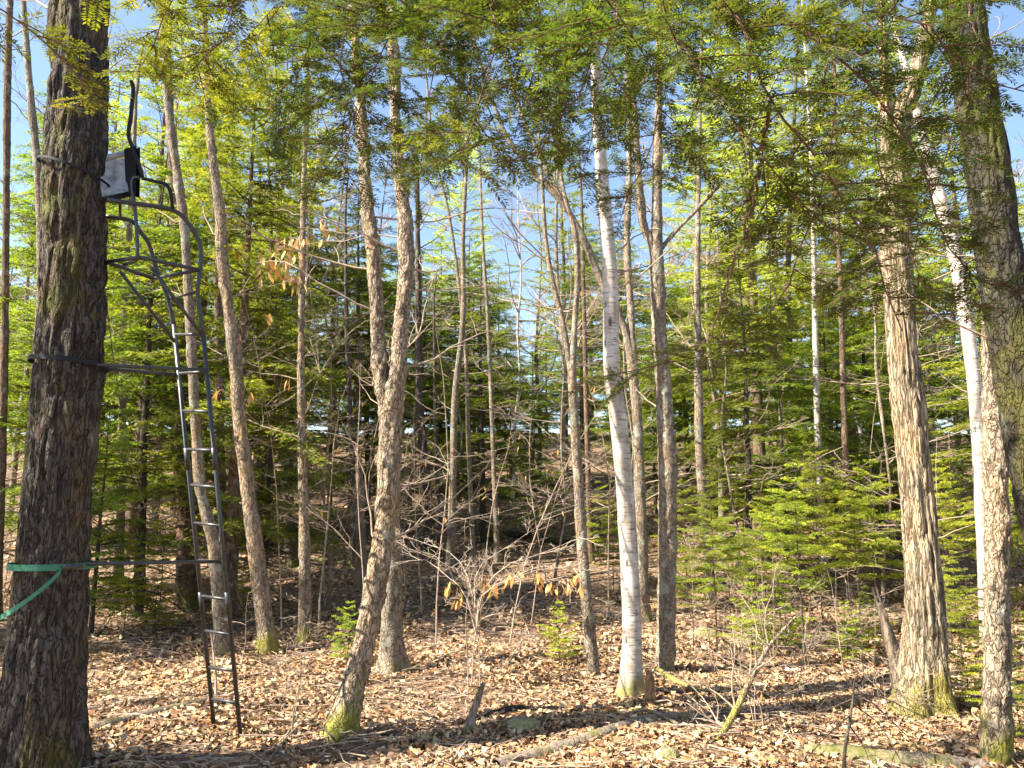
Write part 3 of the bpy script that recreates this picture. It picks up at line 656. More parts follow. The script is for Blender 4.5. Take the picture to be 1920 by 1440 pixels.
# --- far left
tree('ash_tree', 'crooked thin trunk left of the big oak', 'tree', 'grey', [(30, 1120, 20), (60, 800, 18), (76, 560, 17), (75, 390, 16), (68, 290, 15), (58, 190, 14), (48, 60, 12), (42, -40, 11)], Y=10, top=2, seed=30, detail='scaly', branches=7, bz=(2, 8), blen=(.6, 1.5))
tree('ash_tree', 'thin trunk at the very left edge', 'tree', 'red', [(-5, 1110, 18), (5, 800, 16), (10, 560, 14), (12, 350, 13), (14, 150, 14), (20, -40, 12)], Y=11, top=2, seed=31, detail='scaly', branches=7, bz=(2, 9), blen=(.6, 1.5))
tree('ash_tree', 'lichen-grey trunk seen between the big oak and the ladder', 'tree', 'grey', [(222, 1085, 20), (226, 980, 18), (228, 850, 17), (231, 675, 14), (235, 550, 13), (245, 400, 10), (252, 250, 8)], Y=13, top=2, seed=32, detail='scaly', branches=6, bz=(3, 9), blen=(.6, 1.4))
# --- snags and stump
def stub(name, label, cat, mat, pts, Y=None, sides=26, disp=None, jag=.5, seed=0, flare=.15):
    rng = np.random.default_rng(seed)
    if Y is None: Y = ground(pts[0][0], pts[0][1])[1]
    P, R = [], []
    for q in pts:
        p = at(q[0], q[1], q[3] if len(q) > 3 else Y); P.append(p); R.append(q[2] / 2 * (p[1] * cp + (p[2] - CAMZ) * sp) / F)
    gz = float(H(P[0][0], P[0][1])); root = thing(name, (P[0][0], P[0][1], gz), label, cat)
    d = nrm(P[0] - P[1]); P.insert(0, P[0] + d * .15); R.insert(0, R[0] * 1.05)
    mb = MB(); trunk_mesh(mb, P, R, sides, .02, disp or d_furrow(max(R) * .16, 30, 5), gz, flare, .1, 5, seed); mb.build('trunk', M[mat], root)
    mb = MB(); n = 7; a = rng.uniform(0, 2 * math.pi, n); ax = nrm(P[-1] - P[-2]); r = R[-1]
    s1 = nrm(np.cross(ax, [1, 0, .2])); s2 = np.cross(ax, s1); b = P[-1] + (np.cos(a)[:, None] * s1 + np.sin(a)[:, None] * s2) * r * .55 - ax * .05
    h = rng.uniform(.3, 1.0, n) * jag * r * 6
    tubes(mb, np.stack([b, b + ax * (h[:, None] * .6 + .05), b + ax * (h[:, None] + .06)], 1), np.tile([r * .42, r * .28, .002], (n, 1)), 4)
    mb.build('splinter', M['rot' if mat == 'rot' else 'deadwood'], root)
    return root
stub('broken_snag', 'grey weathered broken snag left of the forked tree foot', 'snag', 'deadwood', [(677, 1100, 21), (676, 970, 17), (673, 870, 13)], seed=1)
stub('broken_snag', 'splintered grey snag leaning against the broad ridged trunk', 'snag', 'deadwood', [(1692, 1312, 30), (1678, 1240, 27), (1662, 1180, 23), (1648, 1130, 14)], seed=2, jag=.9)
stub('tree_stump', 'short rotten orange stump right beside the white birch foot', 'stump', 'rot', [(1219, 1322, 19), (1218, 1295, 18), (1218, 1268, 16)], seed=3, jag=.25, disp=d_furrow(.012, 40, 6))
stub('broken_stub', 'short bent dead stub standing beside the leafy mound', 'stub', 'deadwood', [(880, 1375, 26), (885, 1345, 18), (895, 1315, 15), (903, 1290, 12)], seed=4, jag=.3)
#SECTION_STAND
# ------------------------------------------------------------------ ladder stand
def bar(mb, nodes, r, sides=8, n=None, smooth=True, sq=False):
    P = np.array([at(*q) for q in nodes]); P = spline(P, n or (len(P) * 5)) if len(P) > 2 and smooth else P
    tubes(mb, P[None], np.full((1, len(P)), r), sides, cap=True); return P

NEAR = [(451, 1382, 5.93), (381, 627, 5.38), (371, 551, 5.34), (376, 504, 5.32), (375, 459, 5.30), (357, 424, 5.25), (326, 395, 5.20), (255, 382, 5.06), (200, 375, 4.96)]
FAR_ = [(403, 1380, 6.12), (326, 608, 5.60), (312, 551, 5.56), (293, 504, 5.50), (279, 457, 5.45), (263, 435, 5.41), (246, 414, 5.37), (199, 406, 5.30)]
def on_rail(R, py):
    (x0, y0, Y0), (x1, y1, Y1) = R[0], R[1]; t = (py - y0) / (y1 - y0); return (x0 + (x1 - x0) * t, py, Y0 + (Y1 - Y0) * t)
b = at(427, 1380, 6.0); stand = thing('ladder_stand', (b[0], b[1], float(H(b[0], b[1]))), 'black steel hunting ladder stand leaning on the big oak', 'ladder stand')
for R, n in ((NEAR, 'near'), (FAR_, 'far')):
    R2 = [on_rail(R, R[0][1] + 14)] + R[1:2]
    m = MB(); bar(m, R2, .0165, 8, smooth=False); m.build('rail', M['black'], stand)
    for py in (1150, 880):                                       # joint sleeves of the ladder sections
        m = MB(); bar(m, [on_rail(R, py), on_rail(R, py - 40)], .0205, 8, smooth=False); m.build('sleeve', M['black'], stand)
    m = MB(); bar(m, R[1:], .0165, 8, 40); m.build('arm_rail', M['black'], stand)
for a, c in zip((1318, 1258, 1190, 1124, 1056, 986, 914, 845, 772, 697, 627), (1310, 1250, 1182, 1117, 1050, 980, 909, 842, 770, 700, 627)):
    m = MB(); bar(m, [on_rail(NEAR, a), on_rail(FAR_, c)], .011, 8, smooth=False); m.build('rung', M['black'], stand)
m = MB(); bar(m, [(371, 547, 5.34), (318, 560, 5.57)], .010, smooth=False); m.build('rung', M['black'], stand)
# platform: tubular frame with slats
pa, pb, pc, pd = at(198, 502, 5.12), at(262, 493, 5.02), at(374, 506, 5.31), at(290, 505, 5.50)
zpl = pc[2]
for q in (pa, pb, pd): q[2] = zpl - .005
plat = MB(); fr = np.array([pa, pb, pc, pd, pa]); tubes(plat, np.stack([fr[:-1], (fr[:-1] + fr[1:]) / 2, fr[1:]], 1), np.full((4, 3), .014), 6, cap=True)
plat = plat.build('platform', M['black'], stand)
for t in np.linspace(.08, .92, 11):
    m = MB(); p, q = pb + (pc - pb) * t, pa + (pd - pa) * t; tubes(m, np.array([[p, (p + q) / 2, q]]), np.full((1, 3), .008), 4); m.build('slat', M['black'], plat)
for nodes in ([(225, 509, 5.18), (330, 643, 5.625)], [(284, 502, 5.10), (383, 634, 5.385)]):
    m = MB(); bar(m, nodes, .012, smooth=False); m.build('brace', M['black'], stand)
# seat: folded sling with top bar and side plate
def sheet(c, th):
    c = np.array([at(*q) for q in c]); nn = nrm(np.cross(c[1] - c[0], c[3] - c[0])); n = 9
    u, v = np.meshgrid(np.linspace(0, 1, n), np.linspace(0, 1, n)); u, v = u[..., None], v[..., None]
    P = (c[0] * (1 - u) + c[1] * u) * (1 - v) + (c[3] * (1 - u) + c[2] * u) * v + nn * (np.sin(u * 3.14) * np.sin(v * 3.14) * .03)
    i = np.arange(n * n).reshape(n, n); q = np.stack([i[:-1, :-1], i[:-1, 1:], i[1:, 1:], i[1:, :-1]], -1).reshape(-1, 4)
    m = MB(); m.add(np.vstack([P.reshape(-1, 3), P.reshape(-1, 3) - nn * th]), np.vstack([q, q[:, ::-1] + n * n])); return m
seat = sheet([(188, 305, 5.10), (246, 296, 5.22), (246, 360, 5.16), (188, 371, 5.04)], .012).build('seat', M['fabric'], stand)
m = MB(); bar(m, [(186, 299, 5.10), (250, 285, 5.24)], .022, smooth=False); m.build('seat_bar', M['fabric'], stand)
m = MB(); bar(m, [(186, 378, 5.04), (250, 362, 5.18)], .018, smooth=False); m.build('seat_bar', M['rubber'], stand)
sheet([(240, 282, 5.20), (263, 276, 5.12), (262, 372, 5.08), (244, 364, 5.18)], .03).build('side_pad', M['rubber'], stand)
m = MB(); bar(m, [(246, 152, 5.1), (250, 166, 5.1), (248, 190, 5.1), (245, 222, 5.1), (241, 252, 5.1), (249, 278, 5.1), (263, 318, 5.1), (267, 332, 5.1)], .0145, 8, 40); m.build('grip_bar', M['rubber'], stand)
m = MB(); bar(m, [(262, 333, 5.08), (250, 334, 5.08), (247, 350, 5.08), (253, 389, 5.06), (256, 430, 5.05), (258, 478, 5.05), (252, 490, 5.05), (232, 496, 5.08)], .0125, 8, 40); m.build('seat_post', M['black'], stand)
m = MB(); bar(m, [(266, 334, 5.1), (290, 340, 5.12), (309, 345, 5.14), (318, 355, 5.15), (322, 375, 5.17), (324, 394, 5.19)], .0125, 8, 30); m.build('shooting_rail', M['rubber'], stand)
m = MB(); bar(m, [(225, 378, 5.02), (225, 408, 5.2)], .009, smooth=False); m.build('cross_bar', M['black'], stand)
for nodes in ([(180, 684, 4.98), (388, 694, 5.42)], [(180, 690, 5.2), (332, 702, 5.66)], [(160, 1057, 4.99), (413, 1053, 5.69)]):
    m = MB(); bar(m, nodes, .012, smooth=False); m.build('stabilizer_bar', M['black'], stand)
# webbing straps round the oak
OA = [(1480, 70, 160), (1360, 78, 150), (1160, 92, 136), (960, 107, 130), (820, 118, 126), (680, 130, 123), (480, 137, 116), (300, 141, 113), (120, 147, 107)]
def oak_at(py):
    ys = [o[0] for o in OA][::-1]; x = np.interp(py, ys, [o[1] for o in OA][::-1]); w = np.interp(py, ys, [o[2] for o in OA][::-1])
    c = at(x, py, OAKY); return c, w / 2 * (c[1] * cp + (c[2] - CAMZ) * sp) / F
def strap(name, label, mat, py, wid, slope=0.0, tail=None, a0=0, a1=2 * math.pi, off=.016):
    c, r = oak_at(py); n = 60; a = np.linspace(a0, a1, n)
    if a1 - a0 > 6.2: pass
    e = lambda h: np.stack([c[0] + np.cos(a) * (r + off), c[1] + np.sin(a) * (r + off), c[2] + h + slope * np.cos(a) * r], 1)
    i = np.arange(n - 1)
    root = thing(name, (c[0], c[1], c[2] - wid), label, 'strap')
    m = MB(); inn = e(0); V = np.vstack([e(wid / 2), e(-wid / 2)]); V2 = V.copy(); V2[:, :2] = c[:2] + (V[:, :2] - c[:2]) * ((r + off + .004) / (r + off))
    q = np.stack([i, i + 1, i + 1 + n, i + n], 1); m.add(np.vstack([V, V2]), np.vstack([q, q[:, ::-1] + 2 * n])); m.build('band', M[mat], root)
    return root, c, r
strap('ratchet_strap', 'black strap round the big oak level with the seat', 'strapblack', 326, .018, -.35)
strap('ratchet_strap', 'black strap round the big oak at mid ladder height', 'strapblack', 682, .030, -.07)
g, c, r = strap('ratchet_strap', 'green webbing strap round the big oak with a sagging loose tail', 'strapgreen', 1060, .038, 0, off=.02)
t = np.linspace(0, 1, 24); aa = math.radians(-50) - t * math.radians(118)
zz = c[2] - .02 - .30 * t ** .85 - .07 * np.sin(t * math.pi)
rr = r + .026 + .01 * np.sin(t * math.pi)
P = np.stack([c[0] + np.cos(aa) * rr, c[1] + np.sin(aa) * rr, zz], 1); m = MB(); k = np.arange(23)
for o_ in (0, .004):
    A_ = P + np.array([0, 0, .016]); B_ = P - np.array([0, 0, .016]); sh = np.stack([np.cos(aa), np.sin(aa), 0 * aa], 1) * o_
    q = np.stack([k, k + 1, k + 25, k + 24], 1); m.add(np.vstack([A_ + sh, B_ + sh]), q if o_ else q[:, ::-1])
m.build('tail', M['strapgreen'], g)
aa0 = math.radians(-42); bx = np.array([c[0] + math.cos(aa0) * (r + .03), c[1] + math.sin(aa0) * (r + .03), c[2]]); tn = np.array([-math.sin(aa0), math.cos(aa0), 0])
m = MB(); tubes(m, np.array([[bx - tn * .03, bx, bx + tn * .09]]), np.array([[.016, .018, .014]]), 6, cap=True); m.build('buckle', M['black'], g)
# thin haul cord hanging from the platform
m = MB(); P = spline(np.array([at(*q) for q in [(192, 505, 5.12), (204, 600, 5.2), (217, 700, 5.3), (250, 880, 5.5), (300, 1020, 5.75), (345, 1130, 5.95), (378, 1192, 6.05), (384, 1205, 6.05)]]), 60)
tubes(m, P[None], np.full((1, 60), .0028), 5); hc = m.build('haul_cord', M['cord'])
tag(hc, 'thin olive cord hanging from the stand platform to the ladder', 'cord')
#SECTION_LOGS
# ------------------------------------------------------------------ logs, sticks, rocks on the ground
def log(name, label, cat, mat, px, rad, sides=18, lift=.5, disp=None, step=.03, cap=True, stubs=0, seed=0):
    """a stem lying on the ground along picture points (px, py[, extra height])"""
    rng = np.random.default_rng(seed); P = []
    for q in px:
        p = ground(q[0], q[1]) if len(q) < 4 else at(q[0], q[1], q[3])
        if len(q) < 4: p[2] += (q[2] if len(q) > 2 else 0)
        P.append(p)
    P = np.array(P); rad = np.interp(np.linspace(0, 1, len(P)), np.linspace(0, 1, len(rad)), rad)
    P[:, 2] += np.array([rad[i] * lift if len(px[i]) < 4 else 0 for i in range(len(P))])
    root = thing(name, P[0] - np.array([0, 0, rad[0]]), label, cat)
    m = MB(); trunk_mesh(m, P, rad, sides, step, disp or d_furrow(max(rad) * .12, 26, 26))
    Q = spline(np.c_[P, rad], 20); m.build('stem', M[mat], root)
    for k in range(stubs):
        q = Q[rng.integers(2, 18)]; out = []; t = nrm(Q[10, :3] - Q[8, :3])
        d = rng.normal(0, .5, 3); d[2] = abs(d[2]) * .7 + .15; d += t * rng.uniform(-.3, .8)
        grow(rng, q[:3], d, rng.uniform(.25, .7), max(.003, q[3] * .3), 1, 3, out, 3, .16, -.03, 7, .7, .5)
        m = MB(); polylines(m, out); m.build('twig', M['twig' if mat != 'dark' else 'twigdark'], root)
    return root
log('fallen_log', 'long grey bent log lying in front of the white birch', 'log', 'deadwood', [(930, 1446), (1010, 1424), (1120, 1388), (1185, 1364), (1250, 1350), (1312, 1347)], [.058, .064, .06, .054, .045, .028], lift=.2, seed=1)
log('fallen_log', 'grey log lying under the foot of the ladder', 'log', 'deadwood', [(120, 1384), (200, 1368), (300, 1342), (380, 1322), (442, 1302)], [.06, .062, .058, .052, .04], lift=.15, seed=2, stubs=2)
log('fallen_log', 'half buried pale log along the bottom right edge', 'log', 'deadwood', [(1490, 1408), (1560, 1418), (1660, 1432), (1760, 1440), (1850, 1444)], [.03, .07, .08, .08, .06], lift=.1, seed=3)
log('birch_log', 'short broken white birch piece by the stump', 'log', 'birch', [(1232, 1268, .05), (1262, 1284, .03), (1318, 1306)], [.03, .032, .03], seed=4)
log('fallen_branch', 'pale straight stick crossing the bent log', 'stick', 'deadwood', [(1185, 1338, .03), (1230, 1354, .06), (1285, 1373, .02), (1330, 1382)], [.010, .014, .014, .010], sides=8, seed=5)
log('fallen_branch', 'dark straight pole lying below the broad ridged trunk', 'stick', 'dark', [(1660, 1392), (1740, 1406), (1845, 1424)], [.014, .017, .019], sides=10, seed=6)
log('fallen_branch', 'dark curved branch lying on top of the leafy mound', 'stick', 'mossy', [(888, 1358), (925, 1347, .02), (975, 1338, .03), (1018, 1343)], [.022, .026, .024, .014], sides=12, seed=7)
log('fallen_branch', 'leaning dead branch propped up with many dry twigs', 'branch', 'maple', [(1345, 1394), (1375, 1340, 0, 5.9), (1410, 1270, 0, 6.0), (1440, 1215, 0, 6.1), (1475, 1175, 0, 6.2), (1500, 1148, 0, 6.25)], [.022, .026, .022, .015, .010, .006], sides=12, lift=.3, stubs=16, seed=8)
log('fallen_branch', 'bare crooked stick in the left foreground', 'stick', 'deadwood', [(498, 1436), (530, 1404, .04), (558, 1368, .10)], [.010, .010, .007], sides=8, seed=9, stubs=2)
log('fallen_branch', 'thin dark stick slanting down to the right of the crooked one', 'stick', 'dark', [(566, 1362, .08), (610, 1388, .06), (648, 1418)], [.006, .008, .008], sides=7, seed=10)
log('fallen_branch', 'pale twig on the leaves left of the leafy mound', 'stick', 'deadwood', [(690, 1398), (760, 1392, .01), (835, 1378)], [.005, .006, .004], sides=6, seed=11, stubs=1)
log('fallen_log', 'dark log lying across the slope behind the tan leaves', 'log', 'mossy', [(945, 1003), (1010, 1014), (1090, 1026)], [.07, .09, .08], seed=12)
log('fallen_log', 'thin pole lying on the slope left of the forked tree', 'log', 'dark', [(590, 1052), (640, 1058), (690, 1068)], [.04, .05, .04], seed=13)
log('fallen_branch', 'bleached stick lying left of the broken snag foot', 'stick', 'deadwood', [(1540, 1330), (1600, 1326, .02), (1660, 1330)], [.010, .012, .008], sides=8, seed=14, stubs=2)
log('fallen_branch', 'dark stick lying beyond the bent log end', 'stick', 'dark', [(1320, 1330), (1400, 1320, .02), (1480, 1322)], [.012, .016, .012], sides=8, seed=15, stubs=2)
log('fallen_branch', 'thin pole lying on the leaves behind the ladder', 'stick', 'deadwood', [(225, 1204), (270, 1201, .01), (312, 1203)], [.010, .012, .008], sides=8, seed=16)
log('fallen_branch', 'curved fallen limb with yellow moss at its end behind the leaning branch', 'branch', 'mossy', [(1353, 1212, .12), (1372, 1248, .10), (1405, 1272, .02), (1460, 1280)], [.016, .016, .012, .008], sides=8, seed=17, stubs=4)
log('fallen_branch', 'stick lying across the leaves at the foot of the straight brown trunk', 'stick', 'deadwood', [(520, 1232), (600, 1226, .01), (650, 1215)], [.010, .012, .008], sides=8, seed=18, stubs=1)

def rock(name, label, px, py, sx, sy, sz, mat='rock', seed=0, sink=.3):
    p = ground(px, py); n = 28; th = np.linspace(0, 2 * math.pi, n, endpoint=False); ph = np.linspace(-math.pi / 2, math.pi / 2, 16)
    T, Ph = np.meshgrid(th, ph); D = np.stack([np.cos(T) * np.cos(Ph), np.sin(T) * np.cos(Ph), np.sin(Ph)], -1)
    r = .75 + .5 * fbm(D[..., 0] * 1.7 + seed * 9, D[..., 1] * 1.7, D[..., 2] * 1.7, 3)
    V = D * r[..., None] * np.array([sx, sy, sz]) + p - np.array([0, 0, sz * sink]); i = np.arange(16 * n).reshape(16, n)
    q = np.stack([i[:-1], np.roll(i[:-1], -1, 1), np.roll(i[1:], -1, 1), i[1:]], -1).reshape(-1, 4)
    m = MB(); m.add(V, q); o = thing(name, p, label, 'rock'); o2 = m.mesh(name, M[mat], p); bpy.data.objects.remove(o)
    o = link(name, o2); o.location = [float(a) for a in p]; tag(o, label, 'rock'); return o
rock('rock', 'low mossy rock in the leafy mound under the dark curved branch', 975, 1362, .19, .14, .09, seed=1)
rock('rock', 'grey stone at the bottom edge below the bent log', 1250, 1424, .10, .09, .10, seed=2)
rock('rock', 'flat mossy stone on the leaves left of the ladder', 195, 1300, .13, .11, .05, seed=3)
rock('rock', 'smaller mossy stone nearer the ladder log', 238, 1322, .10, .08, .045, seed=4)
rock('rock', 'dark stone in the shade left of the slim leaning trunk', 1065, 1205, .22, .16, .12, seed=5)
rock('rock', 'dark boulder in the hollow under the young firs', 1320, 1195, .26, .2, .18, seed=6)
rock('rock', 'dark stone in the hollow beside the leaning snag', 1545, 1200, .24, .18, .13, seed=7)

# ------------------------------------------------------------------ beech saplings with last year's leaves
def leaf_mesh():
    u = np.linspace(0, 1, 5); w = np.array([0, .8, 1, .7, 0]) * .16; m = MB()
    V = []
    for a, b in zip(u, w): V += [[-b, .05 * math.sin(a * 3), -a], [0, .03 * a, -a], [b, .07 * math.sin(a * 3 + .4), -a]]
    q = [[3 * i + j, 3 * i + j + 1, 3 * i + j + 4, 3 * i + j + 3] for i in range(4) for j in (0, 1)]
    return m, V, q
def leaf_data(name, c):
    m, V, q = leaf_mesh(); m.add(V, q, None, np.tile(c, (len(V), 1))); return m.mesh(name, M['deadleaf'])
LEAF = [leaf_data('tan_leaf', c) for c in ((.56, .30, .07), (.64, .40, .13), (.48, .22, .06), (.66, .45, .20))]
def hang_leaves(root, pts, rng, size=.075):
    for p in pts:
        o = link('leaf', LEAF[rng.integers(4)], root); o.location = [float(a) for a in (np.array(p) - np.array(root['_o']))]
        s = size * rng.uniform(.8, 1.35); o.scale = (s, s, s); o.rotation_euler = (rng.normal(0, .35), rng.normal(0, .3), rng.uniform(0, 6.28))

def sapling(label, px, py, Y=None, hgt=2.5, stems=1, nbr=6, blen=.7, seed=0, leaves=(), nleaf=0, r=.009, name='beech_sapling', twig='twig', lev=3, z0=.3, lean=.06, up=.04, nch=3.6):
    rng = np.random.default_rng(300 + seed); p = ground(px, py) if Y is None else at(px, py, Y)
    if Y is not None: p[2] = float(H(p[0], p[1]))
    root = thing(name, p, label, 'sapling'); tips = []
    if p[1] > 8.6 and lev == 3: lev, nch = 2, 4.6
    for s in range(stems):
        d = np.array([rng.normal(0, lean), rng.normal(0, lean), 1]); P = [p + np.array([rng.normal(0, .04), rng.normal(0, .04), -.08])]
        for i in range(7): d = nrm(d + rng.normal(0, .07, 3)); P.append(P[-1] + d * hgt / 7)
        m = MB(); tubes(m, np.array(P)[None], np.linspace(r, r * .2, 8)[None], 6); m.build('stem', M[twig], root)
        for k in range(nbr):
            x = rng.uniform(z0, 1) * 7; i = min(int(x), 6); q = P[i] + (P[i + 1] - P[i]) * (x - i); a = rng.uniform(0, 6.28); out = []
            L = blen * rng.uniform(.6, 1.2) * (1.25 - .7 * x / 7)
            grow(rng, q, (math.cos(a), math.sin(a), rng.uniform(.1, .5)), L, max(.0022, r * .45), 0, lev, out, nch, .26, up, 7, .4, .5, .0011)
            m = MB(); polylines(m, out, (5, 4, 3, 3)); m.build('branch', M[twig], root)
            tips += [(l[0][-1]) for l in out if l[2] >= lev - 1]
    if nleaf and tips: hang_leaves(root, [tips[i] for i in rng.choice(len(tips), min(nleaf, len(tips)), False)], rng)
    return root
def fan(root, start, ends, rng, r=.005, nch=7, lev=2, mat='twig', thin=.0011):
    """branches that run through given picture points"""
    for e in ends:
        P = spline(np.array([at(*start)] + [at(*q) for q in e]), 9); out = [(P, np.linspace(r, .0014, 9), 0)]
        for s in np.linspace(.15, .97, nch):
            x = s * 8; i = min(int(x), 7); q = P[i] + (P[i + 1] - P[i]) * (x - i); t = nrm(P[i + 1] - P[i]); sd = nrm(np.cross(t, [0, 0, 1.0]))
            d = t * .75 + sd * rng.choice([-1, 1]) * .8 + np.array([0, 0, rng.normal(.05, .3)])
            grow(rng, q, d, rng.uniform(.14, .36), thin * 2.4, 1, 1 + lev, out, 4, .28, .03, 7, .5, .55, thin)
        m = MB(); polylines(m, out, (6, 4, 3, 3)); m.build('branch', M[mat], root)
# the pale twiggy one in the clearing, with a row of tan leaves
rng = np.random.default_rng(77)
sb = sapling('pale twiggy beech sapling in the clearing with a row of tan leaves', 893, 1294, None, 1.35, 3, 3, .5, 1, lean=.05, r=.007)
Yb = sb['_o'][1]
fan(sb, (893, 1190, Yb), [[(905, 1110, Yb + .1), (950, 1060, Yb + .1), (1010, 1040, Yb + .2), (1095, 1005, Yb + .3)], [(880, 1100, Yb), (840, 1060, Yb - .1), (770, 1030, Yb - .1), (735, 1010, Yb)],
    [(890, 1100, Yb + .2), (900, 1060, Yb + .3), (960, 1020, Yb + .5), (1010, 985, Yb + .6)], [(905, 1115, Yb - .1), (960, 1085, Yb - .2), (1030, 1065, Yb - .1), (1110, 1070, Yb)],
    [(870, 1110, Yb), (830, 1075, Yb + .2), (800, 1050, Yb + .3), (740, 1055, Yb + .4)], [(900, 1120, Yb), (940, 1095, Yb + .2), (975, 1085, Yb + .2), (1060, 1090, Yb + .2)],
    [(900, 1160, Yb), (950, 1150, Yb), (985, 1155, Yb), (978, 1200, Yb), (950, 1245, Yb)], [(880, 1090, Yb + .3), (850, 1040, Yb + .5), (800, 1020, Yb + .6), (745, 1000, Yb + .7)]], rng, .007, 10, 2, 'twigpale', .0014)
pts = []
for cx, cy, n, w in ((905, 1095, 10, 22), (930, 1105, 8, 18), (962, 1080, 8, 14), (1005, 1088, 9, 18), (1040, 1105, 9, 16), (1060, 1105, 8, 14), (1080, 1095, 8, 12), (855, 1125, 5, 14), (845, 1108, 4, 10), (868, 1130, 4, 10)):
    for k in range(n): pts.append(at(cx + rng.normal(0, w * .5), cy - 8 + rng.normal(0, 7), Yb + rng.uniform(-.1, .25)))
hang_leaves(sb, pts, rng, .10)
# a beech with leaves and pale twigs left of the forked tree
sb = sapling('beech with tan leaves and pale layered twigs left of the forked tree', 612, 1190, None, 3.6, 1, 9, 1.0, 2, r=.016, z0=.35, nleaf=14)
Yb = sb['_o'][1]
fan(sb, (600, 700, Yb), [[(560, 560, Yb), (545, 500, Yb - .2), (520, 450, Yb - .3)], [(580, 520, Yb), (590, 460, Yb), (640, 400, Yb + .1)], [(540, 680, Yb - .2), (480, 650, Yb - .3), (440, 600, Yb - .4)], [(520, 760, Yb - .2), (450, 745, Yb - .3), (410, 730, Yb - .4)], [(640, 640, Yb), (690, 600, Yb), (760, 590, Yb + .2)], [(560, 800, Yb), (500, 830, Yb), (430, 835, Yb)]], rng, .007, 10, 2)
pts = []
for cx, cy, n, w in ((545, 455, 24, 28), (520, 480, 20, 24), (580, 435, 14, 24), (540, 510, 18, 20), (500, 500, 7, 16), (615, 420, 6, 14), (560, 530, 6, 12), (435, 735, 5, 12), (412, 735, 3, 8), (470, 735, 2, 6), (450, 460, 4, 12), (502, 590, 3, 6), (540, 710, 3, 6)):
    for k in range(n): pts.append(at(cx + rng.normal(0, w * .7), cy + rng.normal(0, w * .5), Yb + rng.uniform(-.9, -.1)))
hang_leaves(sb, pts, rng, .14)
SAP = [('slender bare beech sapling behind the pale twiggy one', 985, 1180, 2.6, 1), ('bare beech sapling right of the forked tree with layered twigs', 800, 1150, 3.6, 1), ('bare sapling in the shade left of the forked tree', 610, 1130, 2.4, 2), ('bare grey sapling between the two slope trunks', 900, 1060, 4.2, 1),
       ('bare twiggy sapling left of the slim leaning trunk', 1030, 1120, 4.0, 1), ('tall bare sapling crossing behind the white birch', 1140, 1150, 4.6, 1), ('tiny bare sapling between the ladder and the brown trunk', 465, 1260, .9, 1), ('thin bare sapling in the left foreground beside the crooked stick', 556, 1388, 1.0, 2),
       ('bare sapling behind the big oak at the left edge', 10, 1140, 2.6, 2), ('bare sapling with pale twigs right of the green strap', 215, 1170, 1.5, 2), ('bare twiggy sapling behind the straight brown trunk', 640, 1085, 4.6, 1), ('dry twiggy sapling left of the leaning snag', 1585, 1260, 1.1, 2),
       ('dry twiggy sapling in the fir thicket hollow', 1450, 1245, 1.3, 2), ('bare sapling right of the broad ridged trunk', 1800, 1230, 2.6, 1), ('bare sapling behind the leaning dead branch', 1400, 1230, 1.6, 2), ('bare whip sapling right of the mottled grey trunk', 1290, 1225, 1.5, 1),
       ('bare tangled sapling above the right hand firs', 1640, 1120, 4.2, 1), ('bare tangled sapling behind the broad ridged trunk', 1765, 1110, 4.6, 1),
       ('tall bare sapling with layered twigs right of the bowed tan trunk', 530, 1180, 4.6, 1), ('tall bare sapling with layered twigs before the forked tree', 690, 1225, 3.6, 1), ('tall bare sapling with layered twigs right of the forked tree foot', 820, 1215, 3.9, 1), ('tall bare sapling right of the pale twiggy beech', 960, 1215, 3.6, 1), ('bare sapling with fine twigs left of the wide black trunk', 760, 1120, 4.4, 1),
       ('grey dry brush at the foot of the young firs', 1520, 1265, .8, 3), ('grey dry brush left of the dead foreground sapling', 1480, 1330, .7, 3), ('grey dry brush under the leaning dead branch', 1420, 1360, .7, 3), ('dry brush right of the birch log', 1340, 1262, .8, 3), ('dry brush in front of the broad ridged roots', 1680, 1360, .6, 3), ('dry brush below the left end of the bent log', 830, 1330, .5, 2), ('dry brush beside the broken snag at the ridged trunk', 1630, 1290, 1.0, 3), ('dry brush in the shade right of the slim leaning trunk', 1145, 1225, .9, 2), ('dry brush behind the fir stems', 1420, 1170, 1.4, 3), ('dry brush behind the leaning snag', 1600, 1175, 1.4, 3)]
for k, (lab, px, py, h, st) in enumerate(SAP):
    sapling(lab, px, py, None, h, st, 4 + int(h * 1.6), .30 + .26 * h, 20 + k, r=.0035 + .002 * h, nleaf=9 if k in (1, 4, 5, 18, 20, 21) else 0, up=.03)
